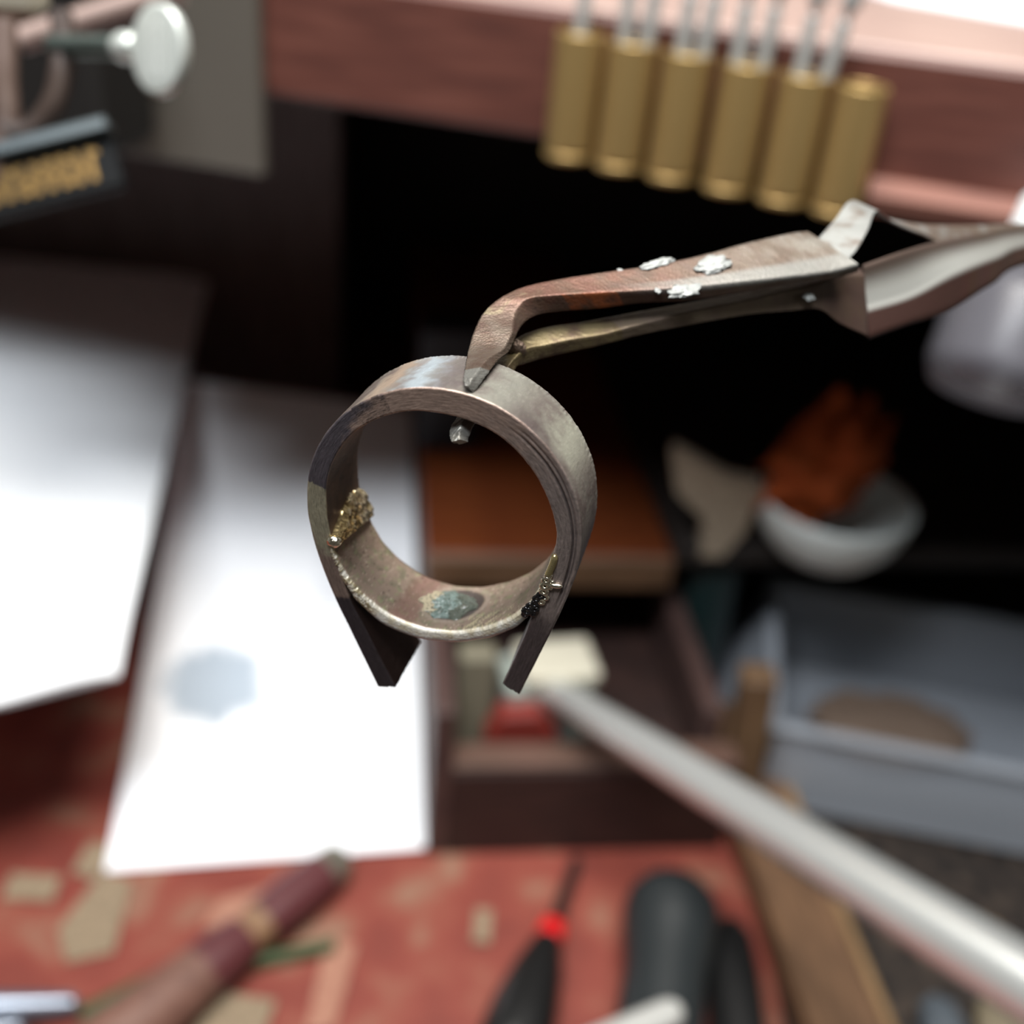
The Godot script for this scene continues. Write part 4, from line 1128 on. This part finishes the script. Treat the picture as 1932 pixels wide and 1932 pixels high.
func band(r: Node3D, metal: Material) -> void:
	var po := []
	var pi := []
	# left leg, from its end upwards
	for q in [[-6.28, -17.0, -4.63, -16.7], [-7.35, -14.2, -5.85, -13.9], [-8.42, -11.35, -6.98, -11.1], [-9.42, -8.74, -8.03, -8.7], [-10.22, -6.2, -8.75, -6.2], [-10.80, -3.87, -9.15, -3.8], [-11.10, -1.9, -9.45, -1.8]]:
		po.append(Vector2(q[0], q[1]))
		pi.append(Vector2(q[2], q[3]))
	for k in 13:   # the round part
		var a := deg_to_rad(180.0 - 15.0 * k)
		var ro := lerpf(11.2, 11.0, k / 12.0)
		var ri: float = [9.52, 9.6, 9.6, 9.58, 9.42, 9.3, 9.1, 9.03, 9.03, 8.92, 8.86, 8.9, 9.08][k]
		po.append(Vector2(cos(a), sin(a)) * ro)
		pi.append(Vector2(cos(a), sin(a)) * ri)
	for q in [[10.78, -2.51, 8.75, -2.1], [10.05, -5.37, 8.10, -4.6], [9.18, -7.85, 7.40, -7.0], [8.22, -10.4, 6.66, -9.5], [7.24, -12.9, 5.75, -12.1], [6.26, -15.44, 4.83, -14.64]]:
		po.append(Vector2(q[0], q[1]))
		pi.append(Vector2(q[2], q[3]))
	var n := 900
	var so := spline(po, n)
	var si := spline(pi, n)
	var rings := []
	var cols := []
	var run := 0.0
	var dark := lin(90, 83, 88)
	var rosy := lin(160, 136, 123)
	var yellow := lin(156, 148, 126)
	var brown := lin(132, 112, 102)
	var leg := lin(64, 56, 58)
	var grey := lin(136, 122, 116)
	for k in n:
		var o: Vector2 = so[k]
		var i: Vector2 = si[k]
		var mid := (o + i) * 0.5
		var ang := rad_to_deg(atan2(mid.y, mid.x))
		var below := mid.y < -1.0
		if k > 0:
			run += (so[k] as Vector2).distance_to(so[k - 1])
		var sec := section(o, i, 7.0, 0.14, 0.0)
		var ring := PackedVector3Array()
		var cr := PackedColorArray()
		var f_leg := float(k) / (n - 1)
		for s in sec:
			var p: Vector3 = s[0]
			var face: int = s[1]
			var t: float = s[2]
			var n1 := noise.get_noise_3dv(p * 0.7)
			var n2 := fine.get_noise_3dv(p * 3.2)
			# file strokes run along the band
			var n3 := fine.get_noise_3d(run * 0.55, t * 11.0, 3.0) * 0.6 + fine.get_noise_3d(run * 1.6, t * 24.0, 13.0) * 0.6
			var c := grey
			if face == 3:
				# front face: grooves run along the right-hand side, scratches everywhere
				var gv := 0.0
				if (ang < 62.0 and ang > -40.0):
					var fade := smoothstep(62.0, 40.0, ang) * smoothstep(-40.0, -25.0, ang)
					gv += 0.20 * fade * exp(-pow((t - 0.62 + 0.003 * (ang - 20.0)) / 0.05, 2.0))
					gv += 0.12 * fade * exp(-pow((t - 0.82 + 0.002 * (ang - 10.0)) / 0.04, 2.0))
				p.z -= gv
				p.z += 0.022 * n3 + 0.006 * n2
				if mid.x < 0.0 and ang > 0.0:
					c = dark.lerp(rosy, smoothstep(128.0, 108.0, ang + 14.0 * n1 - 18.0 * (1.0 - t)))
					if ang > 112.0 and ang < 128.0 and n3 > 0.12:
						c = c.lerp(lin(48, 42, 40), 0.7)
					c = c.lerp(yellow, smoothstep(168.6, 169.4, ang + 1.6 * (t - 0.5) + 1.2 * n2))
				elif mid.x < 0.0:
					c = yellow.lerp(brown, smoothstep(-166.0, -150.0, ang + 12.0 * n1))
					c = c.lerp(leg, smoothstep(-8.1, -8.45, mid.y + 0.15 * n2))
				else:
					c = rosy.lerp(grey, smoothstep(80.0, 20.0, ang + 15.0 * n1))
					c = c.lerp(lin(84, 73, 72), smoothstep(-6.5, -9.0, mid.y + 0.6 * n1))
					c = c.lerp(lin(72, 64, 64), clampf(gv * 4.0, 0.0, 0.8))
				c = c.lerp(c * 0.55, clampf(-n3 * 1.3, 0.0, 1.0)).lerp(c * 1.45, clampf(n3 * 1.2 + n2 * 0.5, 0.0, 1.0) * 0.7)
			elif face == 0:
				p += Vector3(o.x, o.y, 0).normalized() * (0.03 * n1 + 0.012 * n2)
				# heat colours left by the torch: grey, brown, a blue and a tan band; reflections painted in: pale spot on the right, dark stretches
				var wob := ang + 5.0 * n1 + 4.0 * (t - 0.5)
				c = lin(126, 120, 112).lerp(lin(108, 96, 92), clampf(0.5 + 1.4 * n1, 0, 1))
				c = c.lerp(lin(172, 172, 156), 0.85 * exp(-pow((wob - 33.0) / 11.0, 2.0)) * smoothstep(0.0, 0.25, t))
				c = c.lerp(lin(142, 142, 132), 0.7 * exp(-pow((wob - 66.0) / 10.0, 2.0)))
				c = c.lerp(lin(92, 82, 80), 0.8 * exp(-pow((wob - 50.0) / 9.0, 2.0)) * (1.0 - smoothstep(0.1, 0.55, t)))
				c = c.lerp(lin(96, 88, 86), 0.75 * exp(-pow((wob - 86.0) / 8.0, 2.0)))
				c = c.lerp(lin(166, 178, 186), 0.85 * exp(-pow((wob - 101.0 - 6.0 * (t - 0.5)) / 6.5, 2.0)))
				c = c.lerp(lin(166, 146, 128), 0.85 * exp(-pow((wob - 115.0) / 6.0, 2.0)))
				c = c.lerp(lin(104, 92, 86), 0.8 * smoothstep(119.0, 128.0, wob))
				c = c.lerp(c * 1.35, clampf(n2 * 1.2 - 0.25, 0.0, 0.6))
				if below or ang < 5.0 and ang > -90.0:
					c = c.lerp(lin(96, 86, 86), smoothstep(12.0, -20.0, ang) if mid.x > 0 else 1.0)
				if mid.y < -8.2 and mid.x < 0:
					c = leg
				# crumbled rear arris
				if t > 0.9:
					p += Vector3(o.x, o.y, 0).normalized() * 0.05 * fine.get_noise_3d(ang * 0.5, t * 3.0, 1.0)
					c = c.lerp(lin(165, 165, 160), 0.35 * clampf(n2 * 3.0, 0, 1))
			elif face == 2:
				p += Vector3(i.x, i.y, 0).normalized() * (0.03 * n1 + 0.015 * n2)
				c = lin(122, 100, 86).lerp(lin(100, 84, 76), clampf(0.5 + n1, 0, 1))
				if ang > 120.0 and ang < 160.0:
					c = c.lerp(lin(128, 84, 56), 0.5 * smoothstep(160.0, 140.0, ang))
				if mid.y < -8.2 and mid.x < 0:
					c = lin(54, 40, 38)
			else:
				c = lin(112, 100, 94)
				p.z += 0.05 * n2
				p += Vector3(o.x, o.y, 0).normalized() * 0.05 * n2
			# saw-cut leg ends
			if f_leg < 0.004 or f_leg > 0.996:
				p += Vector3(0, 0.12 * n2, 0)
			ring.append(rl(p.x, p.y, p.z))
			cr.append(c)
		rings.append(ring)
		cols.append(cr)
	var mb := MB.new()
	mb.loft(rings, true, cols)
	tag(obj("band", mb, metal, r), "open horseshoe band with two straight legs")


func liner_at(a: float) -> Array:   # angle in degrees -> [inner radius point, outer radius point]
	var ri: float
	var ro: float
	var keys := [-166.0, -153.0, -142.0, -130.0, -117.0, -102.0, -89.0, -73.0, -59.0, -45.0, -30.0]
	var ins := [9.62, 9.98, 10.17, 10.29, 10.38, 10.26, 10.04, 9.74, 9.58, 9.40, 9.12]
	var outs := [10.05, 10.52, 11.0, 11.45, 11.75, 11.60, 11.28, 10.96, 10.72, 10.30, 9.75]
	for k in keys.size() - 1:
		if a <= keys[k + 1] or k == keys.size() - 2:
			var f: float = clampf((a - keys[k]) / (keys[k + 1] - keys[k]), 0.0, 1.0)
			f = f * f * (3.0 - 2.0 * f)
			ri = lerpf(ins[k], ins[k + 1], f)
			ro = lerpf(outs[k], outs[k + 1], f)
			break
	var d := Vector2(cos(deg_to_rad(a)), sin(deg_to_rad(a)))
	return [d * ri, d * ro]


func liner(r: Node3D, metal: Material) -> void:
	var n := 420
	var rings := []
	var cols := []
	for k in n:
		var a := lerpf(-161.5, -32.0, float(k) / (n - 1))
		var io := liner_at(a)
		var pi: Vector2 = io[0]
		var po: Vector2 = io[1]
		var th := po.distance_to(pi)
		var sec := section(po, pi, 7.15, minf(0.30, th * 0.40), 0.14)
		var ring := PackedVector3Array()
		var cr := PackedColorArray()
		var u := pi.normalized()
		for s in sec:
			var p: Vector3 = s[0]
			var skew := Vector2(p.x, p.y).rotated(deg_to_rad(6.0 * (1.0 - float(k) / (n - 1)) * clampf(-p.z / 7.0, 0.0, 1.0)))
			p.x = skew.x
			p.y = skew.y
			var face: int = s[1]
			var t: float = s[2]
			var n1 := noise.get_noise_3dv(p * 0.8 + Vector3(0, 0, 9))
			var n2 := fine.get_noise_3dv(p * 3.4)
			var c := lin(132, 112, 100)
			if face == 2:
				# inside: brown film with greenish patches and a filed oval round the flux
				var shift := 0.02 * n1 + 0.015 * n2
				c = lin(148, 128, 113).lerp(lin(126, 118, 98), clampf(n1 * 2.0, 0, 1))
				c = c.lerp(lin(196, 180, 160), 0.8 * smoothstep(0.42, 0.60, n2)).lerp(lin(84, 68, 60), 0.8 * smoothstep(0.45, 0.62, fine.get_noise_3dv(p * 2.3 + Vector3(4, 0, 2))))
				c = c.lerp(lin(142, 150, 108), 0.5 * smoothstep(0.28, 0.45, noise.get_noise_3dv(p * 1.1 + Vector3(5, 5, 5))))
				var dx := (a + 93.0) / 15.0
				var dz := (p.z + 3.9) / 2.5
				var e := sqrt(dx * dx + dz * dz)
				if e < 1.0:
					shift += 0.16 * (1.0 - e * e)
					c = c.lerp(lin(84, 74, 70), smoothstep(1.0, 0.9, e))
				elif e < 1.18:
					c = c.lerp(lin(165, 148, 134), 0.6)
				if a > -82.0 and a < -56.0 and p.z > -2.6:
					# bright file strokes slanting to the front edge
					var stroke := fine.get_noise_3d((a * 0.25 + p.z * 1.1) * 2.6, (a - p.z * 6.0) * 0.06, 3.0)
					c = c.lerp(lin(196, 182, 148), clampf(stroke * 2.5, 0.0, 0.85) * smoothstep(-2.6, -1.6, p.z))
				var band_a := a + 3.0 * n1
				c = c.lerp(lin(124, 88, 78), 0.6 * smoothstep(-121.0, -116.0, band_a) * smoothstep(-103.0, -108.0, band_a))
				p += Vector3(u.x, u.y, 0) * shift
			elif face == 3:
				# polished rounded front edge, highlight painted in; rough on the left where solder ran
				c = lin(240, 234, 220).lerp(lin(210, 198, 172), clampf(0.5 + n1 * 1.5, 0, 1))
				p.z -= 0.10 * t * t   # the rim is rounded over towards the outside
				if t > 0.55:
					c = c.lerp(lin(168, 180, 186), 0.6 * smoothstep(0.65, 1.0, t) * smoothstep(-128.0, -118.0, a))
				if a < -125.0:
					c = c.lerp(lin(150, 136, 102), clampf(0.4 + n2 * 2.0, 0, 1))
					p.z += 0.10 * n2 * smoothstep(-120.0, -135.0, a)
					p += Vector3(u.x, u.y, 0) * 0.08 * fine.get_noise_3dv(p * 4.0) * smoothstep(-120.0, -135.0, a)
				if n3_scratch(a, t):
					c *= 0.8
				p.z += 0.03 * n2
			elif face == 0:
				c = lin(112, 104, 98)
			ring.append(rl(p.x, p.y, p.z))
			cr.append(c)
		rings.append(ring)
		cols.append(cr)
	var mb := MB.new()
	mb.loft(rings, true, cols)
	tag(obj("inner_liner", mb, metal, r), "curved liner closing the finger hole, with a highlight painted along its front edge")


func n3_scratch(a: float, t: float) -> bool:
	return fine.get_noise_3d(a * 0.9, t * 2.0, 20.0) > 0.42


func solder(r: Node3D) -> void:
	var gold := bumpy(painted(0.24, 0.8), 71, 0.05, 260.0, 0.0012)
	var bright := bumpy(plain(Color(0.95, 0.92, 0.84), 0.16, 1.0), 72, 0.05, 300.0, 0.0008)
	# fillet along the left joint, front to rear
	var rings := []
	var cols := []
	var n := 70
	var tops := spline([Vector2(194.6, 0), Vector2(191.5, 0), Vector2(187.4, 0), Vector2(186.6, 0), Vector2(190.5, 0)], n)
	for k in n:
		var f := float(k) / (n - 1)
		var z := lerpf(0.02, -6.95, f)
		var low := 200.2 + 6.0 * f
		var ring := PackedVector3Array()
		var cr := PackedColorArray()
		for q in 22:
			var g := q / 21.0
			var a: float = lerpf(tops[k].x + 1.6 * noise.get_noise_2d(f * 7.0, 3.0), low, g)
			var t := noise.get_noise_3d(g * 3.0, f * 7.0, 4.0)
			var t2 := fine.get_noise_3d(g * 8.0, f * 24.0, 8.0)
			var h := 0.62 * sin(PI * pow(g, 0.6) * 0.75) * (0.8 + 0.5 * t) + 0.045 * t2 + 0.05
			var d := Vector2(cos(deg_to_rad(a)), sin(deg_to_rad(a))) * (9.60 - h)
			ring.append(rl(d.x, d.y, z))
			var c := lin(206, 180, 128).lerp(lin(236, 224, 196), clampf((f - 0.45) * 1.6 + 1.2 * t, 0.0, 1.0))
			cr.append(c.lerp(lin(120, 98, 60), clampf(-t2 * 1.6, 0.0, 0.7)))
		for q in 8:
			var a: float = lerpf(low, tops[k].x, q / 7.0)
			var d := Vector2(cos(deg_to_rad(a)), sin(deg_to_rad(a))) * 9.85
			ring.append(rl(d.x, d.y, z))
			cr.append(lin(178, 152, 104))
		rings.append(ring)
		cols.append(cr)
	var fil := MB.new()
	fil.loft(rings, true, cols)
	tag(obj("solder_fillet", fil, gold, r), "yellow solder fillet in the left joint")
	var bead := MB.new()
	bead.lump(Transform3D(Basis(ring_x * 0.00062, ring_y * 0.00050, ring_z * 0.00042), rl(-9.12, -2.95, 0.06)), 16, 24, func(d): return 1.0 + 0.2 * noise.get_noise_3dv(d * 2.0), func(d): return Color.WHITE)
	tag(obj("solder_bead", bead, bright, r), "bright silver solder bead at the left joint")
	# the run of bubbled beads on the right joint
	var black := plain(Color(0.09, 0.085, 0.09), 0.12, 0.3, 0.8)
	var spots := [[8.55, -3.55, 0.34, 1], [8.40, -3.98, 0.42, 1], [8.82, -4.20, 0.28, 1], [8.66, -4.62, 0.26, 1], [8.30, -4.50, 0.46, 1], [8.22, -5.02, 0.42, 1], [8.32, -5.55, 0.34, 1], [7.95, -5.45, 0.40, 0], [7.62, -5.80, 0.38, 0], [8.02, -6.02, 0.34, 1], [7.48, -6.30, 0.36, 0], [7.12, -6.58, 0.40, 0], [7.52, -6.80, 0.34, 0], [6.88, -7.05, 0.50, 0], [7.26, -7.22, 0.32, 0], [6.72, -7.40, 0.34, 0]]
	for s in spots:
		var mb := MB.new()
		var rr: float = s[2] * 0.001
		var cpos := rl(s[0], s[1], 0.10)
		# a collapsed bubble: a small ring with a sunken middle
		var rg := []
		for k in 25:
			var g := TAU * k / 24
			var tube := PackedVector3Array()
			for q in 12:
				var h := TAU * q / 12
				var wob := 1.0 + 0.25 * noise.get_noise_3d(cos(g) * 1.5 + s[0] * 3.0, sin(g) * 1.5, s[1])
				var rad := rr * (0.62 + 0.42 * cos(h)) * wob
				tube.append(cpos + (ring_x * cos(g) + ring_y * sin(g) * 0.85) * rad + ring_z * rr * 0.42 * sin(h))
			rg.append(tube)
		mb.loft(rg, false)
		obj("solder_bubble", mb, bright if s[3] == 1 else black, r)
	var drop := MB.new()
	drop.lump(Transform3D(Basis(ring_x * 0.00058, ring_y * 0.00022, ring_z * 0.00022), rl(9.12, -4.36, 0.12)), 12, 20, func(d): return 1.0, func(d): return Color.WHITE)
	obj("solder_bubble", drop, bright, r)
	# the pale upper end of the right joint
	var seam := MB.new()
	seam.tube(spline([rl(9.02, -1.65, -0.05), rl(8.90, -2.30, 0.0), rl(8.70, -2.95, 0.02), rl(8.50, -3.50, 0.02)], 24), [0.00012, 0.00022, 0.00026, 0.00028, 0.0003], 12, lin(176, 160, 116))
	tag(obj("solder_seam", seam, gold, r), "pale solder seam in the right joint")
	# glassy teal flux in the bottom
	var flux := MB.new()
	var rgs := []
	var cls := []
	var rows := 40
	for k in rows + 1:
		var f := float(k) / rows
		var ring := PackedVector3Array()
		var cr := PackedColorArray()
		for q in 56:
			var g := TAU * q / 56
			var edge := 1.0 + 0.28 * noise.get_noise_2d(cos(g) * 1.4 + 8.0, sin(g) * 1.4)
			var s := f * edge
			var a := -95.0 + 13.5 * s * cos(g)
			var z := -3.7 + 2.2 * s * sin(g)
			var ri: float = liner_at(a)[0].length()
			var nn := noise.get_noise_3d(a * 0.25, z * 1.6, 2.0)
			var lift := 0.26 * (1.0 - f * f) * (1.0 + nn) + 0.06 * fine.get_noise_3d(a * 0.9, z * 5.0, 1.0) + 0.02
			var d := Vector2(cos(deg_to_rad(a)), sin(deg_to_rad(a))) * (ri - lift + (0.12 if k == rows else 0.0))
			ring.append(rl(d.x, d.y, z))
			var c := lin(122, 138, 133).lerp(lin(90, 102, 94), clampf(0.5 + nn, 0, 1))
			if cos(g) > 0.25 and f > 0.45:
				c = c.lerp(lin(74, 74, 62), 0.75)
			if cos(g) < -0.5 and f > 0.55:
				c = lin(170, 158, 132)
			if fine.get_noise_3d(a * 0.7, z * 4.0, 7.0) > 0.34:
				c = lin(60, 66, 56)
			cr.append(c)
		rgs.append(ring)
		cls.append(cr)
	flux.loft(rgs, false, cls)
	tag(obj("flux_residue", flux, painted(0.14, 0.0, 0.6), r), "glassy teal flux residue inside the bottom")
